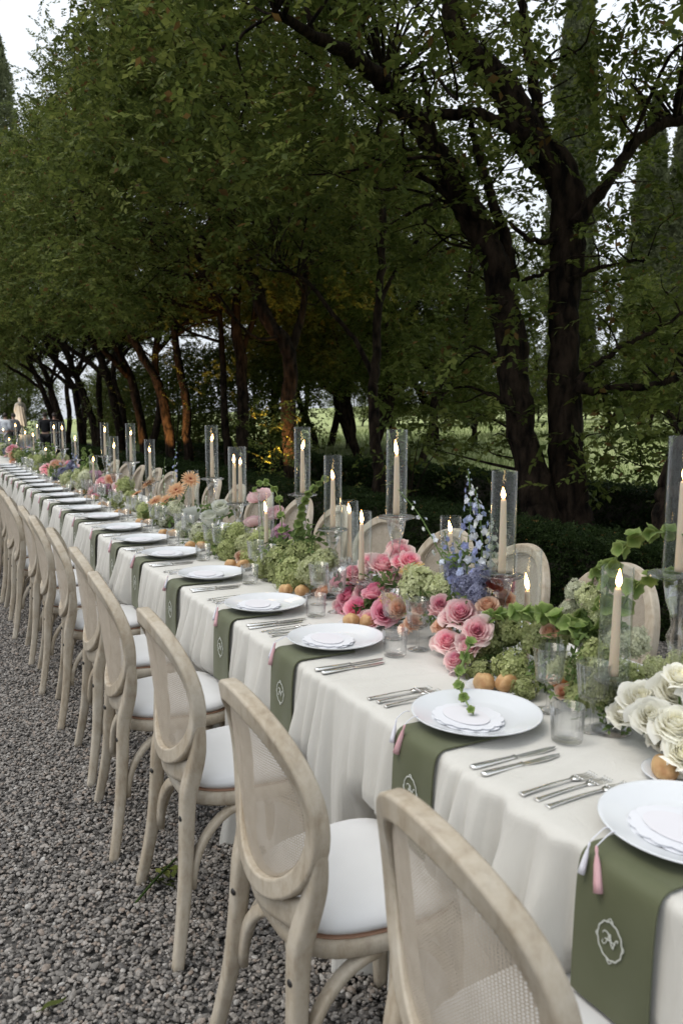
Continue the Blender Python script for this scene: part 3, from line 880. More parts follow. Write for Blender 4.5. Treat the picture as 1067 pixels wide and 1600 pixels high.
def tall_hedge(x0, x1, y0, y1, h, label, seed):
    r = np.random.default_rng(seed)
    off = np.array([(x0 + x1) / 2, y0, 0])
    root = thing('tall_hedge', label, 'hedge', tuple(off))
    n = int((y1 - y0) * (x1 - x0) * h * (26 if x1 < 20 and x0 > 0 else 15))
    y = y0 + (y1 - y0) * r.random(n); z = r.uniform(0, h, n) + .35 * np.sin(y * .9) + .2 * np.sin(y * 2.3)
    C = np.stack([r.uniform(x0, x1, n), y, np.maximum(z, .05)], 1)
    V, F, cc = sprays(C, 12, .7, .14, seed, twig=False)
    part('foliage', np_mesh('tall_foliage', V - off, F, 'leaf', cc), root)
    mb = MB()
    for yy in np.arange(y0 + .8, y1, 1.7):
        mb.tube(catmull([((x0 + x1) / 2, yy, -.1), ((x0 + x1) / 2 + .1, yy + .1, h * .5), ((x0 + x1) / 2, yy, h * .9)], 4) - off, np.linspace(.06, .02, 9), 6)
    part('stem', mb.mesh('hedge_stem', 'bark'), root)
tall_hedge(-14, 9, 61, 63.5, 7.0, 'dense dark hedge closing the end of the path behind the statue', 832)
tall_hedge(10.4, 12.2, 24.5, 62, 4.6, 'tall untrimmed hedge behind the far half of the tree row', 830)
def ivy():
    r = np.random.default_rng(840)
    n = 6500
    C = np.stack([r.uniform(5.05, 8.3, n), 2 + 30 * r.random(n) ** 1.5, r.uniform(0, .1, n)], 1)
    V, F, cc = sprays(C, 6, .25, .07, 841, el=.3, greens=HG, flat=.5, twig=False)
    tag(part('ground_cover', np_mesh('ground_cover', V, F, 'leaf', cc)), 'dark leafy ground cover under the trees', 'ground cover', kind='stuff')
    n = 26000
    X = 9.0 + 30 * r.random(n) ** 1.6; Y = r.uniform(0, 48, n)
    Z = np.clip(X - 12, 0, None) * 0.045 + 0.12 * np.sin(X * .21 + 1) * np.sin(Y * .17)
    B = np.stack([X, Y, Z], 1)
    a = r.uniform(0, 6.28, n); h = r.uniform(.12, .32, n)[:, None]
    s = np.stack([np.cos(a), np.sin(a), a * 0], 1)
    t = B + np.array([0, 0, 1.0]) * h + np.stack([r.normal(0, .07, n), r.normal(0, .07, n), a * 0], 1)
    V = np.stack([B - s * .02, B + s * .02, t], 1).reshape(-1, 3)
    F = np.arange(n * 3).reshape(-1, 3)
    g = np.array([(.19, .25, .09), (.26, .31, .12), (.33, .37, .17)])[r.integers(0, 3, n)]
    tag(part('meadow_grass', np_mesh('meadow_grass', V, F, 'leaf', np.repeat(g, 3, 0))), 'long pale green meadow grass beyond the trees', 'grass', kind='stuff')
ivy()

# low leaf sprays lit by the lamps under the two glowing trees, plus the lamps themselves
def uplight(x, y, aim, power, lab, tint=(1.0, .52, .18)):
    t = thing('ground_uplight', lab, 'lamp', (x, y, 0), 0, 'uplights at the tree feet')
    mb = MB(); mb.lathe([(.0, .0), (.05, .0), (.05, .02), (.015, .03), (.015, .08), (.0, .08)], 14); part('base', mb.mesh('lamp_base', 'black_metal'), t)
    mb = MB(); mb.lathe([(.0, .07), (.04, .08), (.055, .17), (.052, .17), (.04, .12), (.0, .11)], 16); part('housing', mb.mesh('lamp_housing', 'black_metal'), t)
    ld = bpy.data.lights.new('uplight', 'SPOT'); ld.energy = power; ld.color = tint; ld.spot_size = math.radians(75); ld.spot_blend = .7; ld.shadow_soft_size = .05
    lo = bpy.data.objects.new('light_beam', ld); col.objects.link(lo); lo.parent = t; lo.location = (0, 0, .18)
    v = Vector(aim) - Vector((x, y, .18))
    lo.rotation_euler = (-v).to_track_quat('Z', 'Y').to_euler()
uplight(6.45, 15.6, (7.0, 16.3, 1.5), 700, 'small black ground lamp lighting the crooked tree')
uplight(6.5, 23.8, (7.1, 24.5, 2.2), 900, 'small black ground lamp lighting the leaning tree')
uplight(6.5, 28.4, (7.0, 28.9, 2.2), 260, 'small black ground lamp lighting a far tree of the row')
_sp = on_d(33, 660, 40)
uplight(_sp[0] - .9, _sp[1] - 1.6, (_sp[0], _sp[1], 1.9), 260, 'small black ground lamp lighting the pale statue', (1, .82, .6))
def low_shrub(px_list, name, label, greens, group=None):
    ps = [(on_d(x, y, D), n, s) for x, y, D, n, s in px_list]
    base = ps[0][0].copy(); base[2] = 0
    root = thing(name, label, 'shrub', tuple(base), 0, group)
    r = np.random.default_rng(int(base[1] * 100))
    C = np.concatenate([p + r.normal(0, 1, (n, 3)) * np.array([s, s, s * .8]) for p, n, s in ps]) - base
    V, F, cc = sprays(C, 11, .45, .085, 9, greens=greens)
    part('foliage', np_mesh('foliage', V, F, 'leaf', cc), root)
    mb = MB()
    for p, n, s in ps:
        q = p - base
        mb.tube(catmull([(0, 0, -.05), (q[0] * .3, q[1] * .3, q[2] * .5), q], 5), np.linspace(.02, .005, 11), 5)
    part('stem', mb.mesh('stem', 'bark'), root)
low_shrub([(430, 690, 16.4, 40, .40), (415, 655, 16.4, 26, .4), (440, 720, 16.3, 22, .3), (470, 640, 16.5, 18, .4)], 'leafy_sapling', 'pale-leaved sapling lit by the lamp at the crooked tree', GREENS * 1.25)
low_shrub([(270, 600, 23.4, 18, .6), (300, 560, 23.6, 14, .6), (310, 640, 23.4, 12, .4)], 'leafy_sapling', 'thin sapling by the orange-lit leaning tree', GREENS)
low_shrub([(150, 640, 29.5, 22, .8), (170, 600, 29.5, 20, .8), (120, 640, 31, 18, .8)], 'leafy_sapling', 'yellowish sapling at the foot of a far tree of the row', GREENS)
low_shrub([(640, 700, 11.5, 10, .35), (655, 680, 11.6, 12, .35), (690, 690, 11.5, 12, .35), (620, 720, 11.4, 8, .3)], 'leafy_sapling', 'dark sapling arching between the slender tree and the twin-stemmed tree', GREENS)

# ================================================================== the table
ZT = 0.77                 # table top (cloth)
XE, XF = 0.975, 1.885     # near and far edge
Y0T, Y1T = -0.6, 30.0
SET_Y = [0.895, 1.495, 2.24, 2.80, 3.47, 4.13, 4.68, 5.28, 5.93]
while SET_Y[-1] < 13.2: SET_Y.append(SET_Y[-1] + 0.615 + 0.03 * math.sin(len(SET_Y) * 2.1))
CH_Y = [0.88, 1.50, 2.23, 2.85, 3.47, 4.14, 4.72, 5.30, 5.95] + SET_Y[9:]
WHERE = ['beside the white roses', 'beside the green bell-flower garland', 'beside the blue delphiniums', 'beside the magenta roses',
         'beside the green hydrangeas', 'beside the white tulips', 'beside the peach gerberas']
FARW = 'beyond the peach gerberas'
def where(i): return WHERE[i] if i < len(WHERE) else FARW

def smooth(a, b, x):
    t = np.clip((x - a) / (b - a), 0, 1); return t * t * (3 - 2 * t)
NAPW = 0.165
def tablecloth():
    ys = np.concatenate([np.arange(Y0T, 7.5, .009), np.arange(7.5, 14, .02), np.arange(14, Y1T + .01, .08)])
    drop = np.concatenate([[0.0], np.linspace(.004, .03, 4), np.linspace(.05, .30, 10), np.linspace(.34, .77, 12)])
    nap = np.zeros_like(ys); chm = np.zeros_like(ys)
    for sy in SET_Y: nap = np.maximum(nap, 1 - smooth(NAPW * .5, NAPW * .5 + .04, np.abs(ys - sy + .025)))
    for cyy in CH_Y: chm = np.maximum(chm, 1 - smooth(.22, .30, np.abs(ys - cyy)))
    ph = ys / .072 + 1.3 * noise1(ys * .55, 3) + .55 * noise1(ys * 1.7, 4)
    s = np.sin(2 * PI * ph)
    tri = np.abs(2 * (ph - np.floor(ph)) - 1)
    w = 1 - (1 - tri) ** 1.35
    amp = np.clip(1 + .55 * noise1(ys * .8, 17), .35, 1.7)
    seam = np.zeros_like(ys)
    for ysm in (1.21, 3.63, 6.05, 8.4): seam = seam + np.where(ys > ysm, 1, 0) * np.exp(-(ys - ysm).clip(0) / .5) * .012
    w2 = np.sin(2 * PI * (ph * .5 + .3 * noise1(ys, 7))) * .5 + .5
    rows = []
    # far hem, far edge, top, near edge, near drop
    top_x = np.linspace(XF - .012, XE + .012, 34)
    fine = noise1(ys * 1.3, 12)
    def top_z(x):
        z = .0012 * noise1(ys * .9 + x * 1.7, 21) + .0006 * noise1(ys * 4 - x * 3.1, 22)
        for (yc, k, h_, wd) in ((1.21, .25, .006, .016), (1.10, .05, .004, .03), (1.86, -.2, .004, .02), (2.52, .3, .003, .02), (3.15, .1, .003, .02), (1.30, .6, .003, .025), (.62, -.3, .004, .03)):
            z = z + h_ * np.exp(-((ys - yc - k * (x - 1.15)) / wd) ** 2) * smooth(1.55, 1.2, x)
        ed = np.exp(-((x - XE) / .05) ** 2)
        z = z + ed * (.0035 * (w - .6)) * (1 - nap)
        return ZT + z
    for dz in (.77, .5, .25, .05):
        rows.append(np.stack([np.full_like(ys, XF + .005) + (.003 + .03 * dz) * w, ys, np.full_like(ys, ZT - dz)], 1))
    for x in top_x:
        rows.append(np.stack([np.full_like(ys, x), ys, top_z(x)], 1))
    for dz in drop[1:]:
        rnd = .012 * (1 - math.sqrt(max(0, 1 - (min(dz, .02) / .02 - 1) ** 2)))
        a = (.016 + .062 * smooth(.0, .30, np.full_like(ys, dz))) * (1 - nap * (.85 if dz < .3 else .85 - .6 * min(1, (dz - .3) / .3)))
        out = a * amp * (.65 * w + .35 * w2) + .012 * min(dz / .5, 1) * (w2 - .5)
        push = chm * smooth(.20, .32, np.full_like(ys, dz)) * .115
        flare = .03 * smooth(.6, .77, np.full_like(ys, dz)) * w2
        x = XE + rnd - out - seam * min(dz / .06, 1) + push * (1 - .15 * w) - flare - .006 * min(dz / .1, 1)
        z = ZT - dz - .002 * (w - .5) * (dz < .1) + (.006 * w2 if dz > .75 else 0)
        rows.append(np.stack([x, ys, z * np.ones_like(ys)], 1))
    G = np.array(rows)
    a, b = G.shape[:2]
    idx = np.arange(a * b).reshape(a, b)
    F = np.stack([idx[:-1, :-1], idx[:-1, 1:], idx[1:, 1:], idx[1:, :-1]], -1).reshape(-1, 4)
    o = part('tablecloth', np_mesh('tablecloth', G.reshape(-1, 3), F, 'cloth', smooth=True))
    tag(o, 'off-white pleated cloth covering the whole long banquet table to the gravel', 'tablecloth')
tablecloth()
def tables():
    mt = MB(); mt.box(XE + .03, XF - .03, 0, 2.36, .715, .755)
    ml = MB(); ml.box(-.03, .03, -.03, .03, 0, .715)
    M1, M2 = mt.mesh('table_top', 'table_wood', smooth=False), ml.mesh('table_leg', 'table_wood', smooth=False)
    y = Y0T + .02
    while y + 2.36 < Y1T:
        t = thing('banquet_table', 'long wooden banquet table hidden under the off-white cloth', 'table', (0, y, 0), 0, 'tables under the cloth')
        part('tabletop', M1, t)
        for lx in (XE + .2, XF - .15):
            for ly in (.15, 2.2): part('leg', M2, t, (lx, ly, 0))
        y += 2.4
tables()

# ================================================================== chairs
def build_chair():
    D = {}
    cx, ch, cw = .735, .222, .232
    def bx(y, z): return -.215 - max(0, z - .45) * .11 + 1.35 * y * y       # lean and plan curve of the back
    a = np.linspace(0, 2 * PI, 57)[:-1]
    def ring(kw, kh, dx=0): return np.array([(bx(kw * math.sin(t), cx - kh * math.cos(t)) + dx, kw * math.sin(t), cx - kh * math.cos(t)) for t in np.append(a, a[0])])
    mb = MB()
    P = ring(cw - .018, ch - .018)
    # oval frame: rounded rectangular section, wide in the plane of the back
    n = len(P) - 1
    V = []; sec = [(-.021, -.012), (-.021, -.015), (-.018, -.019), (-.014, -.019), (.013, -.019), (.017, -.019), (.021, -.014), (.021, -.010), (.021, .010), (.021, .014), (.017, .018), (.013, .018), (-.014, .018), (-.018, .018), (-.021, .015), (-.021, .012)]
    for i in range(n):
        T = P[(i + 1) % n] - P[i - 1]; T /= np.linalg.norm(T)
        rad = np.array([0, P[i][1], (P[i][2] - cx)]); rad -= T * (rad @ T); rad /= np.linalg.norm(rad)
        nn = np.cross(T, rad)
        V += [P[i] + rad * u + nn * v for u, v in sec]
    k = len(sec)
    F = [(i * k + j, i * k + (j + 1) % k, ((i + 1) % n) * k + (j + 1) % k, ((i + 1) % n) * k + j) for i in range(n) for j in range(k)]
    mb.add(V, F)
    D['back_frame'] = mb.mesh('back_frame', 'wood')
    mb = MB(); mb.tube(ring(cw - .0425, ch - .0425, .004), .0045, 6); D['bead'] = mb.mesh('bead', 'wood')
    # cane panel with uv in metres
    rr = np.linspace(0, 1, 9); th = np.linspace(0, 2 * PI, 41)
    G = np.array([[(bx(r * (cw - .035) * math.sin(t), cx - r * (ch - .035) * math.cos(t)), r * (cw - .035) * math.sin(t), cx - r * (ch - .035) * math.cos(t)) for t in th] for r in rr])
    mb = MB(); mb.grid(G); me = mb.mesh('cane_panel', 'cane')
    uv = me.uv_layers.new(name='UVMap')
    for lp in me.loops:
        co = me.vertices[lp.vertex_index].co; uv.data[lp.index].uv = (co.y, co.z)
    D['cane_panel'] = me
    def stile(s):
        pts = [(bx(.212, .745), .212, .745), (bx(.211, .69), .2105, .69), (bx(.203, .63), .2025, .63), (bx(.187, .575), .189, .575), (-.190, .176, .525), (-.202, .170, .475), (-.207, .170, .43), (-.213, .177, .34), (-.223, .190, .22), (-.241, .210, .10), (-.262, .232, -.012)]
        c = catmull([(x, s * y, z) for x, y, z in pts], 4)
        rr = np.interp(np.linspace(0, 1, len(c)), [0, .1, .25, .45, .6, 1], [.012, .019, .0245, .0275, .026, .019])
        m = MB(); m.tube(c, rr, 16, squash=(.88, .84), up=(1, 0, 0), sq=.55); return m.mesh('leg', 'wood')
    D['rear'] = [stile(-1), stile(1)]
    m = MB()
    c = catmull([(-.190, -.178, .535), (bx(.11, .50) + .004, -.11, .508), (bx(0, .49) + .004, 0, .494), (bx(.11, .50) + .004, .11, .508), (-.190, .178, .535)], 5)
    m.tube(c, .026, 12, squash=(.55, 1.2), up=(0, 0, 1), sq=.6); D['cross_rail'] = m.mesh('cross_rail', 'wood')
    def front(s):
        m = MB(); m.tube(catmull([(.175, s * .19, .43), (.178, s * .193, .3), (.184, s * .198, .14), (.19, s * .203, -.01)], 4), np.linspace(.024, .016, 13), 16, sq=.6); return m.mesh('leg', 'wood')
    D['front'] = [front(-1), front(1)]
    # seat: slab with rounded, front-heavy outline
    def outline(k, grow=0):
        pts = []
        for t in np.linspace(0, 2 * PI, 41)[:-1]:
            c, s_ = math.cos(t), math.sin(t)
            e = 2 / 3.2
            x = math.copysign(abs(c) ** e, c) * .205; y = math.copysign(abs(s_) ** e, s_) * (.205 + .022 * (x / .205))
            pts.append((x * k, y * k))
        return np.array(pts)
    m = MB(); m.slab(outline(1.0), .415, .455, .008); D['seat_frame'] = m.mesh('seat_frame', 'wood')
    m = MB(); m.slab(outline(.955), .4555, .4600, .0015); D['piping'] = m.mesh('piping', 'piping')
    m = MB(); m.slab(outline(.97), .4605, .494, .012, dome=.018); D['cushion'] = m.mesh('cushion', 'cushion')
    def arc(p0, p1, side):
        p0, p1 = np.array(p0), np.array(p1)
        pts = []
        for t in np.linspace(0, PI / 2, 10):
            h = 1 - math.cos(t); v = math.sin(t)
            q = p0 + (p1 - p0) * np.array([h, h, v]); pts.append(q)
        m = MB(); m.tube(pts, .0135, 12, squash=(1.2, .8), sq=.6); return m.mesh('brace', 'wood')
    D['braces'] = []
    for s in (-1, 1):
        D['braces'] += [arc((-.20, s * .182, .20), (-.03, s * .178, .412), s), arc((.165, s * .186, .20), (.02, s * .178, .412), s),
                        arc((-.207, s * .165, .22), (-.165, s * .02, .412), s), arc((.165, s * .18, .20), (.15, s * .03, .412), s)]
    m = MB(); m.lathe([(0, -.002), (.0075, -.002), (.0075, .002), (.005, .004), (0, .004)], 12); D['bolt'] = m.mesh('bolt', 'bolt')
    return D
CHD = build_chair()
def chair(loc, rz, label, group, detail=True):
    t = thing('cane_back_chair', label, 'chair', loc, rz, group)
    bf = part('back_frame', CHD['back_frame'], t)
    part('bead', CHD['bead'], bf)
    part('cane_panel', CHD['cane_panel'], t)
    for m in CHD['rear'] + CHD['front']: part('leg', m, t)
    part('cross_rail', CHD['cross_rail'], t)
    part('seat_frame', CHD['seat_frame'], t)
    cu = part('cushion', CHD['cushion'], t); part('piping', CHD['piping'], cu)
    if detail:
        for m in CHD['braces']: part('brace', m, t)
        for s in (-1, 1): part('bolt', CHD['bolt'], t, (-.2275, s * .170 - .010, .405), (0, -PI / 2, .25), 1.15)
    return t
rr_ = random.Random(5)
CHG, CHF = 'cane-back chairs along the near side of the table', 'cane-back chairs along the hedge side of the table'
NEARC = ['closest limewashed oval cane-back chair, drawn up to the place beside the white roses'] + \
        ['limewashed oval cane-back chair drawn up to the place ' + w for w in WHERE[1:]]
for i, y in enumerate(CH_Y):
    if y > 13: break
    chair(((.855 if i == 0 else .805) + rr_.uniform(-.018, .018), y, 0), -.075 + rr_.uniform(-.06, .06), NEARC[i] if i < len(NEARC) else 'limewashed oval cane-back chair drawn up ' + FARW, CHG)
FAR_Y = [1.10, 2.12, 2.66, 3.12, 3.78, 4.45, 5.05, 5.65, 6.27, 6.9, 7.5, 8.1, 8.75, 9.4, 10.1, 10.8]
FLAB = ['behind the arching bell-flower stems', 'behind the short candle by the delphiniums', 'behind the blue delphinium spikes', 'behind the magenta roses', 'behind the pink peonies', 'behind the white tulips']
FAR_Y = [1.45] + [2.14, 2.68, 3.20, 3.82, 4.42, 5.02] + FAR_Y[7:]
for i, y in enumerate(FAR_Y):
    lab = ['behind the white roses'] + FLAB
    chair((2.07 + rr_.uniform(-.03, .03), y, 0), PI + rr_.uniform(-.08, .08),
          'limewashed oval cane-back chair on the hedge side ' + (lab[i] if i < len(lab) else 'past the peach gerberas'), CHF, i < 5)

# ================================================================== place settings
def build_setting():
    D = {}
    m = MB()
    m.lathe([(0, .004), (.085, .004), (.088, 0), (.094, 0), (.10, .006), (.125, .012), (.150, .0205), (.1555, .0235), (.1565, .0255), (.1545, .0262), (.148, .0235), (.122, .0155), (.104, .0105), (.096, .0085), (0, .008)], 56)
    D['plate'] = m.mesh('plate', 'porcelain')
    m = MB(); m.lathe([(0, .003), (.04, .003), (.044, 0), (.05, 0), (.062, .006), (.076, .0125), (.0775, .0140), (.0760, .0145), (.062, .0085), (.05, .0055), (0, .0055)], 40); D['side'] = m.mesh('side_plate', 'porcelain')
    def scallop(r0, n, amp, z, ecc=1.15):
        t = np.linspace(0, 2 * PI, 145)[:-1]
        r = r0 * (1 + amp * np.abs(np.cos(t * n / 2)) ** .7)
        return np.c_[r * np.cos(t) * 1.0, r * np.sin(t) * ecc]
    def flat(o, z, th, sag=0):
        m = MB(); n = len(o)
        V = np.concatenate([np.c_[o, np.full(n, z)], np.c_[o, np.full(n, z + th)]])
        if sag: V[:, 2] += sag * np.sin(V[:, 0] * 40) * .5 + sag * np.cos(V[:, 1] * 33 + 1) * .5
        F = [(i, (i + 1) % n, n + (i + 1) % n, n + i) for i in range(n)] + [tuple(range(n, 2 * n)), tuple(range(n - 1, -1, -1))]
        return m.add(V, F)
    D['paper'] = [flat(scallop(.086, 14, .09, 0), .0115, .0012, .0015).mesh('paper', 'paper', False), flat(scallop(.082, 14, .09, 0), .0150, .0012, .0012).mesh('paper', 'paper', False)]
    t = np.linspace(0, 2 * PI, 49)[:-1]
    D['card'] = flat(np.c_[.047 * np.cos(t), .066 * np.sin(t)], .0178, .001).mesh('card', 'card', False)
    # tassel hanging from origin down -z
    def tassel(mat, L):
        m = MB()
        m.lathe([(.0, .004), (.0028, .002), (.0042, -.004), (.0030, -.010), (.0050, -.016), (.0075, -.028), (.0095, -.75 * L), (.0105, -L), (.0, -L + .003)], 20, flute=(4, 8, 10, .10))
        return m.mesh('tassel', mat)
    D['tas'] = [tassel('tassel_pink', .070), tassel('tassel_white', .062)]
    # napkin: folded cloth under the plate, over the edge and down
    zc = ZT + .0035
    prof = [(1.17, zc), (1.08, zc), (1.01, zc), (.990, zc), (.976, zc - .004), (.966, zc - .014), (.9605, zc - .035), (.957, .70), (.955, .64), (.954, .58), (.954, .522)]
    P = catmull([(x, 0, z) for x, z in prof], 3)
    T = np.gradient(P, axis=0); T /= np.linalg.norm(T, axis=1)[:, None]
    Nn = np.stack([T[:, 2], 0 * T[:, 0], -T[:, 0]], 1)
    Nn *= -1 if Nn[0][2] < 0 else 1
    ysx = np.linspace(-NAPW / 2, NAPW / 2, 11)
    def layer(off):
        return np.array([[P[i] + Nn[i] * (off + .0012 * math.sin(yv * 55 + P[i][2] * 9)) + np.array([0, yv * (1 + .03 * (ZT - P[i][2])), 0]) for yv in ysx] for i in range(len(P))])
    A, B = layer(.0045), layer(.001)
    m = MB(); m.grid(A); m.grid(B[:, ::-1])
    edge = lambda a, b: np.stack([a, b], 1)
    m.grid(edge(A[:, 0], B[:, 0])); m.grid(edge(B[:, -1], A[:, -1])); m.grid(edge(A[-1], B[-1])); m.grid(edge(B[0], A[0]))
    D['napkin'] = m.mesh('napkin', 'napkin')
    # embroidered monogram: scalloped oval frame with two script letters
    def ribbon(m, pts, w):
        p = catmull(pts, 6)[:, :2] if len(pts) > 2 else np.array(pts, float)
        d = np.gradient(p, axis=0); d /= np.linalg.norm(d, axis=1)[:, None] + 1e-9
        nn = np.c_[-d[:, 1], d[:, 0]]
        ww = np.interp(np.linspace(0, 1, len(p)), [0, .5, 1], w)[:, None]
        a, b = p + nn * ww / 2, p - nn * ww / 2
        def to3(q, lift): return np.c_[np.full(len(q), lift), -q[:, 0], q[:, 1]]
        m.grid(np.stack([to3(a, -.0004), to3(b, -.0004)], 1)); m.grid(np.stack([to3(a, -.0004), to3(a, .0006)], 1)); m.grid(np.stack([to3(b, -.0004), to3(b, .0006)], 1))
    m = MB(); U = .036
    fr = []
    for t in np.linspace(0, 2 * PI, 97):
        r = .90 + .022 * math.cos(12 * t)
        fr.append((r * .80 * math.sin(t) * U, r * math.cos(t) * U))
    ribbon(m, fr[::2], [0.00216, 0.00216, 0.00216])
    for t in (0, PI / 2, PI, 3 * PI / 2):
        for s in (-1, 1):
            c = np.array([.76 * math.sin(t), math.cos(t)]) * U; tg = np.array([math.cos(t), -math.sin(t)]) * U
            ribbon(m, [c * .92 + tg * .16 * s, c * 1.0 + tg * .10 * s, c * 1.10], [0.00158, 0.00187, 0.00072])
    L = lambda pts: [(x * U, y * U) for x, y in pts]
    ribbon(m, L([(-.40, -.10), (-.44, -.24), (-.33, -.30), (-.20, -.14), (-.08, .16), (.02, .36)]), [0.00101, 0.00130, 0.00187])
    ribbon(m, L([(.02, .36), (.05, .10), (.10, -.14), (.20, -.26)]), [0.00187, 0.00259, 0.00115])
    ribbon(m, L([(-.42, .20), (-.34, .34), (-.18, .36), (-.05, .26), (.0, .10), (-.15, .0), (-.28, .02)]), [0.00101, 0.00173, 0.00101])
    ribbon(m, L([(.20, -.26), (.26, .0), (.36, .22), (.46, .26), (.44, .14)]), [0.00216, 0.00173, 0.00101])
    ribbon(m, L([(-.18, -.02), (.06, .02), (.34, .0)]), [0.00072, 0.00115, 0.00072])
    D['mono'] = m.mesh('monogram', 'thread', False)
    # cutlery along +x (handle at -x)
    def knife(L):
        h = MB(); h.tube([(-L * .5, 0, .004), (-L * .47, 0, .004), (-L * .2, 0, .004), (-L * .04, 0, .004), (0, 0, .004)], [.005, .0078, .0062, .0052, .0066], 10, squash=(1.25, .62), up=(0, 0, 1))
        b = MB()
        o = [(0, -.004), (L * .05, -.0085), (L * .30, -.010), (L * .44, -.006), (L * .5, .004), (L * .40, .0075), (L * .05, .0065), (0, .004)]
        V = [(x, y, .0025) for x, y in o] + [(x, y, .0040) for x, y in o]; n = len(o)
        b.add(V, [(i, (i + 1) % n, n + (i + 1) % n, n + i) for i in range(n)] + [tuple(range(n, 2 * n)), tuple(range(n - 1, -1, -1))])
        return h.mesh('handle', 'silver'), b.mesh('blade', 'silver', False)
    def fork(L):
        h = MB(); h.tube(catmull([(-L * .5, 0, .003), (-L * .46, 0, .004), (-L * .25, 0, .006), (0, 0, .008), (L * .2, 0, .007)], 4), np.interp(np.linspace(0, 1, 17), [0, .08, .3, .8, 1], [.005, .0085, .0055, .003, .0034]), 8, squash=(1.15, .4), up=(0, 0, 1))
        b = MB()
        o = [(L * .18, -.003), (L * .22, -.0085), (L * .29, -.0118), (L * .29, .0118), (L * .22, .0085), (L * .18, .003)]
        V = [(x, y, .0055) for x, y in o] + [(x, y, .0072) for x, y in o]; n = len(o)
        b.add(V, [(i, (i + 1) % n, n + (i + 1) % n, n + i) for i in range(n)] + [tuple(range(n, 2 * n)), tuple(range(n - 1, -1, -1))])
        for ty in (-.0102, -.0034, .0034, .0102):
            b.tube(catmull([(L * .28, ty, .0063), (L * .38, ty, .0035), (L * .46, ty, .0035), (L * .505, ty * .95, .0075)], 3), np.linspace(.0019, .0010, 10), 5)
        return h.mesh('handle', 'silver'), b.mesh('tines', 'silver')
    D['knife'] = [knife(.235), knife(.215)]; D['fork'] = [fork(.205), fork(.19)]
    # glasses
    m = MB()
    m.lathe([(0, .001), (.033, .001), (.034, .002), (.026, .004), (.008, .010), (.0045, .018), (.0045, .055), (.007, .068), (.016, .073), (.030, .079), (.0325, .090), (.0395, .163), (.0400, .165), (.0385, .165), (.031, .092), (.028, .084), (.0, .081)], 120, flute=(8, 11, 20, .035))
    D['goblet'] = m.mesh('goblet', 'cut_glass')
    m = MB()
    m.lathe([(0, .001), (.030, .001), (.034, .003), (.0345, .012), (.0385, .082), (.0388, .084), (.0375, .084), (.033, .014), (.028, .011), (0, .010)], 132, flute=(2, 4, 22, .028))
    D['tumbler'] = m.mesh('tumbler', 'cut_glass')
    # bread roll
    r = np.random.default_rng(9)
    D['roll'] = []
    for k in range(3):
        u, v = np.meshgrid(np.linspace(0, PI, 15), np.linspace(0, 2 * PI, 25))
        d = np.stack([np.sin(u) * np.cos(v), np.sin(u) * np.sin(v), np.cos(u)], 2)
        f = 1 + .05 * np.sin(d[..., 0] * 5 + k) + .05 * np.cos(d[..., 1] * 6 + 2 * k)
        crease = .12 * np.exp(-((d[..., 1] + .25 * d[..., 0] - .1 * k) / .16) ** 2) * (d[..., 2] > 0)
        q = d * (f - crease)[..., None] * np.array([.042 + .003 * k, .029, .025]); q[..., 2] = np.maximum(q[..., 2], -.016) + .016
        m = MB(); m.grid(q); D['roll'].append(m.mesh('bread_roll', 'bread'))
    return D
ST = build_setting()
def grp(g, side): return f'{g} on the {"near" if side > 0 else "hedge"} side of the table'
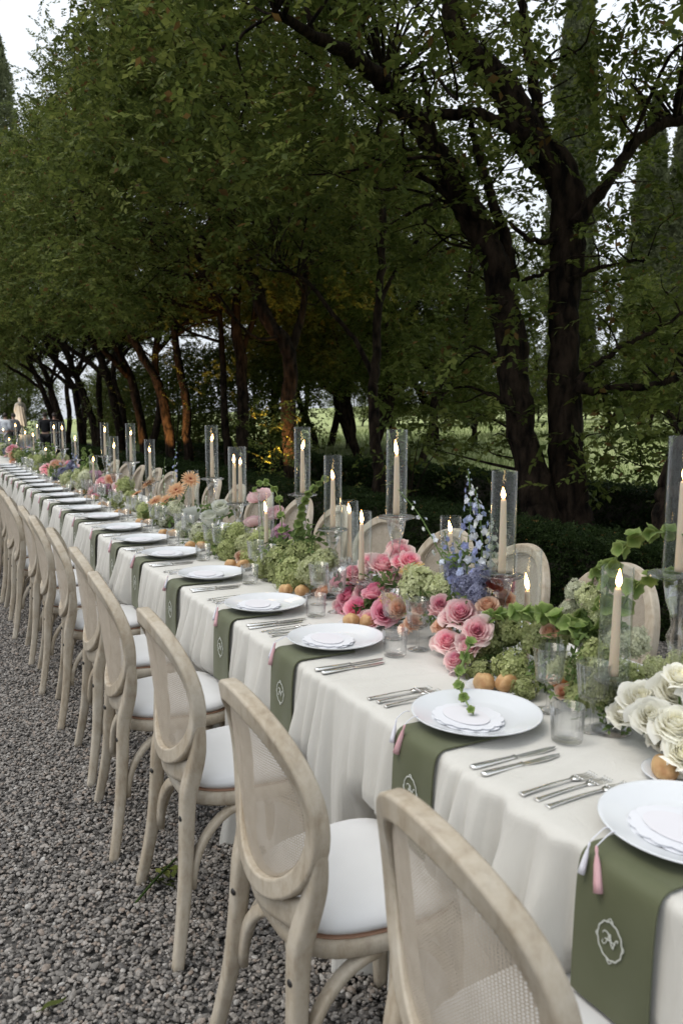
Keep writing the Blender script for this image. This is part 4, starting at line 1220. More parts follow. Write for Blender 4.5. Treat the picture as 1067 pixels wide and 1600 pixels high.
def setting(i, y, side=1, full=True):
    """side=+1 near side (sitter faces +X), -1 hedge side"""
    r = random.Random(900 + i + (0 if side > 0 else 500))
    w = where(i) if side > 0 else 'on the hedge side of the table'
    mir = lambda dx, dy: ((XE + dx) if side > 0 else (XF - dx), y + dy * side)
    rz = 0 if side > 0 else PI
    T = lambda nm, lb, ct, dx, dy, z=ZT, rot=0.0, g=None: thing(nm, lb, ct, (*mir(dx, dy), z), rz + rot, grp(g, side))
    jx, jy = r.uniform(-.008, .008), r.uniform(-.01, .01)
    zn = ZT + (.0085 if side > 0 else .002)
    def mesh_t(nm, me, lb, ct, dx, dy, z, rot=0.0, g=None):
        o = part(nm, me, None, (*mir(dx, dy), z), (0, 0, rz + rot)); return tag(o, lb, ct, grp(g, side))
    mesh_t('dinner_plate', ST['plate'], ('wide white dinner plate with a green sprig across it ' if i == 1 and side > 0 else 'wide white dinner plate ') + w, 'plate', .175 + jx, jy, zn, r.uniform(0, 6), 'dinner plates')
    if side > 0:
        n = thing('napkin', 'olive napkin with white monogram hanging at the place ' + w, 'napkin', (0, y - .025, 0), 0, 'olive napkins over the table edge')
        part('cloth', ST['napkin'], n)
        part('monogram', ST['mono'], n, (.9492, 0, .655))
        t = thing('menu_card', 'scalloped white menu with tassels on the plate ' + w, 'menu', (XE + .175 + jx, y + jy, zn), r.uniform(-.1, .1), 'menu cards on the dinner plates')
        for k, pm in enumerate(ST['paper']): part('paper', pm, t, (-.025, 0, 0), (0, 0, .2 * k), (.88, .88, 1))
        part('card', ST['card'], t, (-.03, 0, 0), (0, 0, r.uniform(-.15, .15)))
        # tassels lie over the rim and hang in front of the edge
        for k, (m_, oy) in enumerate(zip(ST['tas'], (.030, .052))):
            yy = oy + r.uniform(-.012, .012)
            tl = r.uniform(-.35, .35)
            part('tassel', m_, t, (-.186 - jx, yy, .0105), (tl, .24 + .06 * k, 0), (.72, .72, 1) if k == 0 else (.55, .55, .85))
            cm = MB(); cm.tube(catmull([(-.148, yy * .97, .0262), (-.157, yy, .0285), (-.170, yy, .024), (-.186 - jx, yy, .0130)], 4), .0011, 5)
            part('cord', cm.mesh('cord', 'tassel_white'), t)
    if full:
        for k, (dx, dy) in enumerate(((.125, -.205), (.118, -.240))):
            t = T('table_knife', ['silver knife next to the plate ', 'outer silver knife right of the plate '][k] + w, 'knife', dx + r.uniform(-.006, .006), dy, ZT + .001, r.uniform(-.03, .03), 'silver knives')
            part('handle', ST['knife'][k][0], t); part('blade', ST['knife'][k][1], t)
        for k, (dx, dy) in enumerate(((.135, .190), (.128, .222), (.120, .254))):
            f = ST['fork'][min(k, 1)]
            t = T('table_fork', ['silver fork next to the plate ', 'middle silver fork of three ', 'outermost silver fork of three '][k] + w, 'fork', dx + r.uniform(-.006, .006), dy, ZT + .001, r.uniform(-.04, .04), 'silver forks')
            part('handle', f[0], t); part('tines', f[1], t)
        bx_, by_ = .36, .16
        mesh_t('side_plate', ST['side'], 'small white bread plate ' + w, 'plate', bx_, by_, ZT + .0025, 0, 'bread plates')
        for k in range(2):
            mesh_t('bread_roll', ST['roll'][(i + k) % 3], ['golden bread roll on the bread plate ', 'browner bread roll leaning on its neighbour '][k] + w, 'bread', bx_ + (-.026 if k else .026), by_ + (.020 if k else -.018) + r.uniform(-.006, .006), ZT + .0085, r.uniform(.3, 1.2), 'bread rolls')
    mesh_t('tumbler', ST['tumbler'], 'ribbed glass tumbler ' + w, 'glass', .292, -.185, ZT + .001, r.uniform(0, 1), 'ribbed tumblers')
    mesh_t('goblet', ST['goblet'], 'ribbed stemmed glass nearest the bread plate ' + w if side > 0 else 'ribbed stemmed glass on the hedge side of the table', 'glass', .385, -.02, ZT + .001, r.uniform(0, 1), 'ribbed stemmed glasses')
    mesh_t('goblet', ST['goblet'], 'ribbed stemmed glass behind the tumbler ' + w if side > 0 else 'ribbed stemmed glass on the hedge side of the table', 'glass', .388, -.165, ZT + .001, r.uniform(0, 1), 'ribbed stemmed glasses')
for i, y in enumerate(SET_Y):
    setting(i, y, 1, i < 14)
for i, y in enumerate(FAR_Y[:9]):
    setting(i, y, -1, False)

# ================================================================== candles
def build_candles():
    D = {}
    def stand(h, rd):
        """crystal stand: round foot, turned knops, saucer on top; h = height of the saucer"""
        m = MB()
        if h < .2:
            p = [(0, .001), (.045, .001), (.047, .006), (.030, .012), (.013, .02), (.02, .032), (.022, .042), (.012, .054), (.010, h - .03), (.016, h - .018), (.03, h - .012), (rd, h - .004), (rd + .001, h), (rd - .003, h + .001), (.02, h - .004), (0, h - .004)]
        else:
            k = (h - .06) / .33
            p = [(0, .001), (.052, .001), (.054, .007), (.036, .014), (.016, .024), (.014, .035)]
            z = .035
            for rr, dz in ((.022, .022), (.013, .02), (.020, .018), (.024, .03), (.012, .03), (.0105, .05), (.018, .022), (.023, .022), (.013, .024), (.017, .03), (.026, .025)):
                z += dz * k; p.append((rr, z))
            p += [(.034, h - .014), (rd, h - .005), (rd + .0015, h), (rd - .003, h + .0015), (.034, h - .004), (0, h - .003)]
        m.lathe(p, 28); return m.mesh('stand', 'crystal')
    D['stand'] = {k: stand(*k) for k in ((.39, .066), (.28, .062), (.13, .044))}
    def cyl(h, r):
        m = MB(); m.lathe([(r, .0), (r, h - .001), (r - .0012, h), (r - .0024, h - .001), (r - .0024, .003), (0, .003), (0, 0), (r, 0)], 40); return m.mesh('glass_cylinder', 'thin_glass')
    D['cyl'] = {(.30, .0375): cyl(.30, .0375), (.26, .0375): cyl(.26, .0375), (.34, .041): cyl(.34, .041)}
    m = MB(); m.lathe([(0, 0), (.0115, 0), (.0115, .01), (.0085, .19), (.0078, .2), (.005, .203), (0, .2025)], 18); D['wax'] = m.mesh('wax', 'wax')
    m = MB(); m.tube([(0, 0, .2), (.0006, 0, .206), (.0016, 0, .212)], .0009, 5); D['wick'] = m.mesh('wick', 'wick')
    m = MB(); m.lathe([(0, 0), (.0030, .002), (.0056, .010), (.0060, .016), (.0046, .026), (.0024, .036), (.0008, .043), (0, .046)], 12); D['flame'] = m.mesh('flame', 'flame')
    return D
CD = build_candles()
CN = [0]
def candle_set(x, y, kind, lab, wax=1.0, lean=0.0, two=False, detail=True):
    """stand + taper + glass cylinder; kind tall / mid / low / floor"""
    g = lambda s: s + ' down the middle of the table'
    r = random.Random(CN[0]); CN[0] += 1
    z = ZT + .001
    if kind == 'floor':
        h = .0
    else:
        key = {'tall': (.39, .066), 'mid': (.28, .062), 'low': (.13, .044)}[kind]
        h = key[0]
        s = part('candle_stand', CD['stand'][key], None, (x, y, z), (0, 0, r.uniform(0, 6)))
        tag(s, {'tall': 'tall', 'mid': 'mid-height', 'low': 'short'}[kind] + ' turned crystal candle stand ' + lab, 'candle stand', g('crystal candle stands'))
    z += h + (.002 if h else 0)
    ck = (.30, .0375) if kind in ('tall', 'mid') else (.34, .041) if kind == 'floor' else (.26, .0375)
    c = part('glass_cylinder', CD['cyl'][ck], None, (x, y, z), (0, 0, 0), (1.3, 1.3, 1) if two else 1)
    tag(c, 'clear open glass cylinder around the ' + ('pair of tapers ' if two else 'taper ') + lab, 'glass', g('glass cylinders'))
    for k in range(2 if two else 1):
        ox = (-.016 + .03 * k) if two else 0
        t = thing('taper_candle', 'lit ivory taper ' + ('of a pair ' if two else '') + lab, 'candle', (x + ox * .9, y - ox * .6, z + .0035), 0, g('lit tapers'))
        t.rotation_euler = (lean, lean * .6, r.uniform(0, 6))
        w = wax * r.uniform(.94, 1.04)
        part('wax', CD['wax'], t, scale=(1, 1, w))
        part('wick', CD['wick'], t, (0, 0, .2 * (w - 1)))
        part('flame', CD['flame'], t, (.001, 0, .2 * w + .005), (r.uniform(-.16, .16), r.uniform(-.16, .16), 0), (1.1, 1.1, r.uniform(.7, 1.25)))
def candle_px(px, X, kind, lab, **k):
    p = on_x(px, 800, X); candle_set(p[0], p[1], kind, lab, **k)
candle_px(1066, 1.46, 'tall', 'beside the white roses')
candle_px(968, 1.40, 'low', 'between white roses and green garland', wax=1.02, lean=.06)
candle_px(827, 1.60, 'floor', 'before the chair behind the delphiniums', wax=1.0)
candle_px(786, 1.47, 'mid', 'just right of the blue delphiniums', wax=1.08)
candle_px(704, 1.62, 'low', 'half hidden behind the blue delphiniums')
candle_px(619, 1.46, 'tall', 'rising over the magenta roses')
candle_px(565, 1.42, 'low', 'standing among the magenta roses', wax=1.05)
candle_px(546, 1.56, 'low', 'behind the magenta roses')
candle_px(520, 1.48, 'mid', 'between magenta roses and bell-flower stems', wax=1.02)
candle_px(473, 1.52, 'tall', 'rising behind the green hydrangeas')
candle_px(416, 1.40, 'low', 'standing before the pink peonies', wax=.8)
candle_px(372, 1.48, 'mid', 'above the green hydrangeas', two=True)
candle_px(333, 1.47, 'tall', 'rising behind the white tulips')
candle_px(303, 1.58, 'low', 'behind the peach gerberas', wax=.9)
for i, (px, X, k) in enumerate(((237, 1.46, 'mid'), (208, 1.47, 'tall'), (182, 1.42, 'mid'), (168, 1.5, 'tall'), (149, 1.42, 'low'), (122, 1.52, 'mid'), (103, 1.44, 'tall'), (90, 1.5, 'tall'),
                                (76, 1.42, 'low'), (64, 1.5, 'tall'), (58, 1.42, 'mid'), (45, 1.45, 'mid'), (31, 1.46, 'tall'), (20, 1.4, 'low'), (12, 1.5, 'mid'), (4, 1.44, 'tall'), (-6, 1.45, 'mid'))):
    candle_px(px, X, k, 'beyond the peach gerberas')

# ================================================================== flowers
def lerp(a, b, t): return np.asarray(a) * (1 - t) + np.asarray(b) * t
def petal(m, base, out, up, L, W, cup, c0, c1, curl=0.0, nu=4, nv=5):
    """one cupped petal growing from base along 'up' and leaning 'out'; side = up x out"""
    out = out / np.linalg.norm(out); up = up / np.linalg.norm(up); sd = np.cross(up, out)
    G = []; C = []
    for i in range(nv):
        v = i / (nv - 1)
        w = W * (math.sin(PI * min(1, .16 + .70 * v)) ** .7) * (1 if v < .99 else .75)
        rise = L * v
        lean = cup * (v ** 1.3) * L + curl * (max(0, v - .6) / .4) ** 2 * L
        row = []; rc = []
        for j in range(nu):
            u = j / (nu - 1) * 2 - 1
            row.append(base + up * (rise - .25 * curl * L * (max(0, v - .7) / .3) ** 2) + out * (lean - .35 * w * u * u * (1 - .3 * v)) + sd * u * w)
            rc.append(lerp(c0, c1, v))
        G.append(row); C.append(rc)
    m.grid(np.array(G), np.array(C))
ROSE_L = ((3, .11, .60, .02), (4, .21, .62, .04), (5, .33, .60, .07), (6, .47, .54, .12), (6, .62, .46, .18), (7, .80, .34, .26), (7, .97, .18, .34))
def rose_mesh(name, inner, mid, outer, seed, open_=1.0, layers=ROSE_L):
    """unit-radius bloom opening towards +z: overlapping cupped petals, layer = (count, radius, height, lip)"""
    r = np.random.default_rng(seed); m = MB()
    for k, (n, R, H, lip) in enumerate(layers):
        f = k / (len(layers) - 1)
        ci = lerp(inner, mid, min(1, f * 2)) if f < .5 else lerp(mid, outer, (f - .5) * 2)
        for i in range(n):
            a0 = 2 * PI * (i + .5 * (k % 2)) / n + r.normal(0, .13) + k * .7
            half = PI / n * r.uniform(1.35, 1.6); Rr = R * r.uniform(.93, 1.05); Hh = H + r.normal(0, .04); lp = lip * open_ * r.uniform(.6, 1.3)
            rip = r.uniform(.015, .045); notch = r.uniform(.0, .10); tw = r.choice([-1, 1]) * .07
            G = []; C = []
            for v in np.linspace(0, 1, 6):
                row = []; cc = []
                for u in np.linspace(-1, 1, 7):
                    shrink = 1 - .55 * (1 - math.sin(PI / 2 * min(1, .22 + v * 1.1)))
                    top = Hh - (.30 * u * u * (.35 + R)) - notch * math.exp(-(u / .25) ** 2)
                    z = -.55 + (top + .55) * v ** (1.05) - lp * .35 * max(0, v - .75) / .25 * (.5 + .5 * u * u)
                    rad = Rr * math.sin(PI / 2 * min(1, .12 + 1.25 * v)) ** .8 * (1 + tw * u) + lp * max(0, (v - .62) / .38) ** 1.6 * (1 + .25 * math.sin(3 * u + i)) + rip * v * v * math.sin(6.5 * u + 2.1 * i)
                    an = a0 + half * u * shrink
                    row.append((rad * math.cos(an), rad * math.sin(an), z)); cc.append(lerp(lerp(ci, inner, .5), lerp(ci, outer, .35), v ** 1.5))
                G.append(row); C.append(cc)
            m.grid(np.array(G), np.array(C) * r.uniform(.86, 1.07))
    m.lathe([(0, -.72), (.08, -.70), (.18, -.6), (.2, -.5), (0, -.42)], 8, c=(.10, .16, .05))
    for i in range(5):
        a = i * 2 * PI / 5; d_ = np.array([math.cos(a), math.sin(a), 0]); e = np.array([-d_[1], d_[0], 0])
        m.add([d_ * .1 + [0, 0, -.6], d_ * .4 + e * .09 + [0, 0, -.5], d_ * .72 + [0, 0, -.55], d_ * .4 - e * .09 + [0, 0, -.5]], [(0, 1, 2, 3)], (.12, .19, .06))
    return m.mesh(name, 'petal', True, True)
def floret(m, p, n_, s, c0, c1, r, petals=4):
    n_ = n_ / np.linalg.norm(n_); t = np.cross(n_, [0.3, .5, .8]); t /= np.linalg.norm(t); b = np.cross(n_, t)
    a0 = r.uniform(0, 6.28)
    V = []; F = []; C = []
    for k in range(petals):
        a = a0 + 2 * PI * k / petals
        d = t * math.cos(a) + b * math.sin(a); e = np.cross(n_, d)
        i = len(V)
        V += [p, p + d * s * .6 + e * s * .42 + n_ * s * .12, p + d * s + n_ * s * r.uniform(-.05, .22), p + d * s * .6 - e * s * .42 + n_ * s * .12]
        F += [(i, i + 1, i + 2), (i, i + 2, i + 3)]
        f = r.uniform(.8, 1.15)
        C += [np.array(c0) * f, np.array(c1) * f, np.array(c1) * f * 1.05, np.array(c1) * f]
    m.add(V, F, np.array(C))
def hydrangea_mesh(name, c0, c1, seed, n=150, size=.20):
    r = np.random.default_rng(seed); m = MB()
    for i in range(n):
        z = 1 - 1.55 * (i + .5) / n; a = i * 2.39996
        rr = math.sqrt(max(0, 1 - z * z)); d = np.array([rr * math.cos(a), rr * math.sin(a), z])
        rad = 1 + .10 * math.sin(d[0] * 5 + seed) + .10 * math.sin(d[1] * 6 + 2 * seed) + r.normal(0, .07)
        t = r.random()
        floret(m, d * rad * .85, d + r.normal(0, .35, 3), size * r.uniform(.8, 1.25), lerp(c0, c1, t * .5), lerp(c0, c1, .3 + .7 * t), r)
    m.lathe([(.0, -.7), (.5, -.55), (.72, -.05), (.62, .38), (.3, .62), (0, .68)], 10, c=np.array(c0) * .5)
    return m.mesh(name, 'petal', False, True)
def gerbera_mesh(name, c0, c1, disc, seed):
    r = np.random.default_rng(seed); m = MB()
    for ring, (n, L, z, tilt) in enumerate(((22, 1.0, 0, .12), (20, .82, .04, .28), (14, .5, .07, .6))):
        for i in range(n):
            a = 2 * PI * (i + .5 * ring) / n + r.normal(0, .05)
            d = np.array([math.cos(a), math.sin(a), 0]); e = np.array([-d[1], d[0], 0]); l = L * r.uniform(.88, 1.08)
            up = np.array([0, 0, 1.0]); tl = tilt + r.normal(0, .08)
            P = lambda f, w: d * l * f * math.cos(tl) + up * (z + l * f * math.sin(tl) - .12 * f * f) + e * w
            m.add([P(.12, 0), P(.55, .085), P(.92, .05), P(1, 0), P(.92, -.05), P(.55, -.085)], [(0, 1, 2, 3), (0, 3, 4, 5)], np.array([c0, lerp(c0, c1, .6), c1, c1, c1, lerp(c0, c1, .6)]))
    m.lathe([(0, .02), (.24, .03), (.26, .07), (.18, .12), (0, .13)], 14, c=disc)
    m.lathe([(0, -.16), (.12, -.13), (.2, -.03), (.1, .0), (0, .0)], 10, c=(.12, .18, .06))
    return m.mesh(name, 'petal', False, True)
def path_frames(pts, n):
    c = catmull(pts, 10); idx = np.linspace(0, len(c) - 1, n).astype(int)
    T = np.gradient(c, axis=0); T /= np.linalg.norm(T, axis=1)[:, None]
    return c, [(c[i], T[i]) for i in idx]
def stem_mesh(pts, r0=.0028, r1=.0014, c=(.16, .24, .08)):
    m = MB(); p = catmull(pts, 5); m.tube(p, np.linspace(r0, r1, len(p)), 6, c=c); return m
def spike(pts, cols, fs, n, seed, bell=False):
    """flower spike (delphinium / larkspur): stem + 5-petal blossoms, buds towards the tip"""
    r = np.random.default_rng(seed)
    m = stem_mesh(pts); c, fr = path_frames(pts, n)
    for i, (p, T) in enumerate(fr):
        f = i / (n - 1)
        if f < .12: continue
        a = i * 2.4
        t = np.cross(T, [.2, .9, .3]); t /= np.linalg.norm(t); b = np.cross(T, t)
        d = t * math.cos(a) + b * math.sin(a)
        s = fs * (1.1 - .65 * f) * r.uniform(.85, 1.15)
        q = p + d * s * (1.5 if f < .85 else .8) + T * s * .3
        m.tube(np.array([p, p + d * s * .8, q]), .0009, 4, c=(.18, .26, .10))
        cc = np.array(cols[r.integers(0, len(cols))])
        if f < .88:
            floret(m, q, d + T * .2 + r.normal(0, .25, 3), s * 1.05, cc * .92, cc, r, 5)
            floret(m, q + d * s * .18, d + T * .3 + r.normal(0, .25, 3), s * .6, np.minimum(cc * 1.15, .9), np.minimum(cc * 1.2, .9), r, 5)
        else:
            V = m; V.lathe([(0, -.4 * s), (.3 * s, -.2 * s), (.35 * s, .1 * s), (0, .5 * s)], 6, c=lerp(cc, (.35, .45, .25), .4), centre=q)
    return m
def bells(pts, bs, n, seed, c0=(.16, .25, .06), c1=(.36, .45, .17)):
    """bells-of-Ireland: pale stem with whorls of ruffled green cups"""
    r = np.random.default_rng(seed)
    m = stem_mesh(pts, .0032, .002, (.26, .34, .14)); c, fr = path_frames(pts, n)
    for i, (p, T) in enumerate(fr):
        f = i / max(1, n - 1)
        t = np.cross(T, [.2, .35, .9]); t /= np.linalg.norm(t); b = np.cross(T, t)
        for k in range(3):
            a = 2 * PI * k / 3 + i * 1.05 + r.normal(0, .2)
            d = unit(t * math.cos(a) + b * math.sin(a) + T * .45 + r.normal(0, .15, 3))
            s = bs * (1 - .35 * f) * r.uniform(.85, 1.15)
            u = np.cross(d, T); u /= np.linalg.norm(u) + 1e-9; w = np.cross(d, u)
            th = np.arange(12) * 2 * PI / 12
            V = []; C = []
            for rad, h, g in ((.12, .0, 0), (.42, .30, .2), (.80, .62, .55), (1.08, .78, 1.0), (.98, .74, .9), (.55, .42, .15), (.15, .18, .0)):
                ruff = 1 + (.13 * np.cos(5 * th) if rad > .9 else 0)
                hh = h + (.09 * np.sin(5 * th + 1) if rad > .9 else 0 * th)
                V.append(p + d * (hh * s)[:, None] + (np.cos(th) * rad * s * ruff)[:, None] * u + (np.sin(th) * rad * s * ruff)[:, None] * w)
                C += [lerp(c0, c1, g)] * 12
            F = [(q * 12 + j, q * 12 + (j + 1) % 12, (q + 1) * 12 + (j + 1) % 12, (q + 1) * 12 + j) for q in range(6) for j in range(12)]
            m.add(np.concatenate(V), F, np.array(C))
    return m
def leaf_tuft(seed, n=16, L=.09):
    """fan of greenery that fills between blooms (unit: metres)"""
    r = np.random.default_rng(seed)
    C = r.normal(0, .035, (n, 3)) * np.array([1, 1, .6])
    V, F, cc = sprays(C, 6, L, .032, seed, el=.3, greens=np.array([(.05, .085, .03), (.09, .14, .045), (.14, .20, .07), (.20, .26, .10)]), brown=0, flat=.7, twig=False)
    return np_mesh('greenery', V, F, 'leaf', cc)
FLM = {
    'rose_white': [rose_mesh('rose', (.93, .90, .72), (.95, .93, .83), (.96, .95, .89), s, 1.1) for s in (1, 2)],
    'rose_pink': [rose_mesh('rose', (.80, .10, .32), (.90, .42, .52), (.93, .70, .68), s) for s in (3, 4)],
    'rose_light': [rose_mesh('rose', (.88, .22, .42), (.92, .58, .62), (.94, .80, .76), s) for s in (5, 6)],
    'rose_mag': [rose_mesh('rose', (.70, .07, .27), (.84, .28, .43), (.90, .55, .60), s) for s in (7, 8)],
    'rose_peach': [rose_mesh('rose', (.78, .36, .20), (.84, .54, .37), (.86, .68, .55), s, .8) for s in (9, 10)],
    'rose_red': [rose_mesh('rose', (.30, .03, .03), (.42, .08, .06), (.5, .15, .1), 11, .8)],
    'peony': [rose_mesh('peony', (.80, .48, .53), (.85, .62, .65), (.88, .74, .74), s, .7, ((4, .3, .6, .05), (5, .55, .62, .1), (5, .8, .5, .15), (6, .95, .4, .2))) for s in (12, 13)],
    'tulip': [rose_mesh('tulip', (.66, .68, .55), (.74, .75, .68), (.76, .77, .73), 14, .6, ((3, .35, .85, .05), (3, .55, .9, .15), (3, .62, .8, .3)))],
    'tulip_orange': [rose_mesh('tulip', (.60, .20, .05), (.66, .28, .10), (.70, .36, .18), 15, 1.3, ((3, .25, .7, .3), (4, .4, .7, .55), (4, .5, .6, .7)))],
    'hyd_green': [hydrangea_mesh('hydrangea', (.27, .32, .11), (.58, .61, .32), s, 170, .19) for s in (1, 2, 3)],
    'hyd_lime': [hydrangea_mesh('hydrangea', (.44, .48, .22), (.74, .76, .50), s, 170, .19) for s in (4, 5)],
    'hyd_white': [hydrangea_mesh('hydrangea', (.50, .52, .34), (.78, .79, .64), s, 150, .2) for s in (6, 7)],
    'hyd_blue': [hydrangea_mesh('hydrangea', (.15, .155, .24), (.36, .375, .50), s, 150, .2) for s in (8, 9)],
    'hyd_pink': [hydrangea_mesh('hydrangea', (.45, .22, .32), (.66, .46, .56), 10, 150, .2)],
    'gerb_peach': [gerbera_mesh('gerbera', (.66, .26, .12), (.74, .52, .32), (.20, .04, .03), s) for s in (1, 2)],
    'gerb_yellow': [gerbera_mesh('gerbera', (.66, .38, .10), (.76, .58, .24), (.45, .20, .05), s) for s in (3,)],
    'green': [leaf_tuft(s) for s in (1, 2, 3)],
}
PNAME = {'rose_white': 'rose', 'rose_pink': 'rose', 'rose_light': 'rose', 'rose_mag': 'rose', 'rose_peach': 'rose', 'rose_red': 'rose', 'peony': 'peony', 'tulip': 'tulip', 'tulip_orange': 'tulip',
         'hyd_green': 'hydrangea', 'hyd_lime': 'hydrangea', 'hyd_white': 'hydrangea', 'hyd_blue': 'hydrangea', 'hyd_pink': 'hydrangea', 'gerb_peach': 'gerbera', 'gerb_yellow': 'gerbera', 'green': 'greenery'}
mv = MB(); mv.lathe([(0, 0), (.05, 0), (.075, .02), (.085, .06), (.082, .06), (.07, .024), (0, .012)], 20); VASE = mv.mesh('bowl', 'vase')
def arrangement(label, blooms, spikes=(), cx=None, group='flower arrangements down the middle of the table', bowls=True):
    """blooms: (kind, px, py, X, radius px); spikes: (type, [(px,py,X)...], ...) -- distances come from the row X on the table"""
    q_ = random.Random(len(blooms)); more = []
    for k, x, y, X, rp in blooms:
        if k.startswith('rose') and rp > 13:
            f = .66 if k == 'rose_white' else .80
            more.append((k, x, y, X, rp * f))
            for _ in range(2 if k == 'rose_white' else 1):
                more.append((q_.choice([k, k, 'rose_light' if k in ('rose_pink', 'rose_mag') else k]), x + q_.uniform(-1, 1) * rp, y + q_.uniform(-.7, .7) * rp, X + q_.uniform(-.02, .05), rp * f * q_.uniform(.6, .85)))
        else:
            more.append((k, x, y, X, rp))
    pts = [(k, on_x(x, y, X), rp) for k, x, y, X, rp in more]
    c = np.mean([p for _, p, _ in pts], 0)
    root = thing('flower_arrangement', label, 'flowers', (c[0], c[1], ZT), 0, group)
    o = np.array([c[0], c[1], ZT])
    r = random.Random(int(c[1] * 1000))
    part('bowl', VASE, root, (1.46 - c[0], 0, .0015), (0, 0, 0), .42)
    inv = np.array([1.435, c[1], ZT + .03])
    for k, p, rp in pts:
        d = proj(p)[2]; R = rp * d / FPX
        p = p.copy(); p[2] = max(p[2], ZT + R * (.62 if 'hyd' in k else .55))
        face = np.array([-.62, -.55, .55]) * r.uniform(.7, 1.2) + np.array([0, 0, .55]) if not k.startswith('hyd') else np.array([-.2, -.2, 1.0])
        face = face + np.array([r.gauss(0, .28), r.gauss(0, .28), r.gauss(0, .18)]) + (p - inv) * 1.6
        q = Vector(face).to_track_quat('Z', 'Y')
        me = FLM[k][r.randrange(len(FLM[k]))]
        b = part(PNAME[k], me, root, tuple(p - o), (0, 0, 0), R if k != 'green' else R / .075)
        b.rotation_mode = 'QUATERNION'
        from mathutils import Quaternion
        b.rotation_quaternion = q @ Quaternion((0, 0, 1), r.uniform(0, 6.28))
        if k != 'green' and p[2] > ZT + .06:
            s0 = inv + np.array([r.uniform(-.03, .03), (p[1] - inv[1]) * .35, 0])
            m = stem_mesh([s0 - o, (s0 * .45 + p * .55) - o + np.array([0, 0, -.02]), p - o - np.array(face) / np.linalg.norm(face) * R * .5], .003, .0022)
            part('stem', m.mesh('stem', 'leaf', True, True), root)
    for s in spikes:
        P = [on_x(x, y, X) - o for x, y, X in s[1]]
        if s[0] == 'bells': m = bells(P, s[2], s[3], r.randrange(999)); nm = 'bell_flower_stem'
        else: m = spike(P, s[4], s[2], s[3], r.randrange(999)); nm = 'delphinium_spike'
        part(nm, m.mesh(nm, 'petal', nm[0] == 'b', True), root)
    return root
BLUE = [(.36, .42, .62), (.45, .50, .68), (.55, .60, .74), (.30, .33, .55)]
PALE = [(.66, .68, .72), (.70, .72, .70), (.60, .64, .72)]
WHT = [(.66, .68, .56), (.72, .73, .64), (.58, .62, .46)]

arrangement('big white roses by the right-hand place setting',
            [('rose_white', 1003, 1092, 1.37, 46), ('rose_white', 1056, 1132, 1.335, 50), ('rose_white', 1052, 1076, 1.42, 42), ('rose_white', 1068, 1175, 1.31, 38), ('rose_white', 1100, 1100, 1.40, 45),
             ('rose_white', 1110, 1160, 1.34, 45), ('hyd_lime', 1022, 1046, 1.52, 22), ('hyd_lime', 1062, 1038, 1.5, 22), ('hyd_white', 1095, 1040, 1.52, 28), ('green', 1040, 1110, 1.45, 40), ('green', 1085, 1140, 1.4, 40)])
arrangement('green hydrangea cluster with arching bell-flower stems and garland',
            [('hyd_green', 760, 1008, 1.42, 36), ('hyd_green', 800, 1046, 1.40, 32), ('hyd_green', 846, 1004, 1.50, 38), ('hyd_green', 905, 985, 1.52, 36), ('hyd_green', 934, 1030, 1.46, 34), ('hyd_green', 945, 1080, 1.42, 34),
             ('hyd_green', 905, 1088, 1.42, 26), ('hyd_white', 990, 1005, 1.52, 28), ('hyd_white', 962, 1000, 1.5, 26), ('hyd_green', 795, 990, 1.48, 30), ('hyd_green', 748, 1048, 1.36, 22), ('hyd_lime', 880, 1050, 1.45, 28),
             ('hyd_green', 820, 1085, 1.37, 22), ('hyd_green', 980, 1060, 1.46, 28), ('hyd_lime', 925, 935, 1.5, 24), ('hyd_white', 900, 925, 1.51, 20), ('hyd_white', 890, 955, 1.5, 20), ('hyd_lime', 945, 965, 1.5, 24),
             ('rose_peach', 858, 985, 1.44, 15), ('tulip_orange', 872, 1066, 1.415, 12), ('rose_peach', 880, 1080, 1.40, 12), ('green', 930, 990, 1.48, 40), ('green', 850, 1050, 1.45, 40), ('green', 905, 1060, 1.43, 36), ('green', 955, 1110, 1.40, 28), ('green', 780, 1030, 1.42, 32)],
            [('bells', [(905, 985, 1.46), (860, 962, 1.44), (805, 955, 1.42), (762, 968, 1.40), (735, 1005, 1.36), (722, 1045, 1.32)], .023, 13),
             ('bells', [(735, 1005, 1.30), (724, 1030, 1.235), (716, 1062, 1.190), (722, 1085, 1.158), (736, 1110, 1.130)], .0135, 6),
             ('bells', [(940, 980, 1.48), (948, 925, 1.48), (958, 880, 1.48), (985, 842, 1.47), (1030, 832, 1.46), (1085, 838, 1.45)], .0235, 9),
             ('bells', [(965, 990, 1.5), (975, 940, 1.5), (1000, 908, 1.49), (1040, 898, 1.48), (1080, 905, 1.47)], .023, 6),
             ('bells', [(900, 985, 1.5), (915, 940, 1.5), (928, 900, 1.5), (940, 885, 1.5)], .018, 7)])
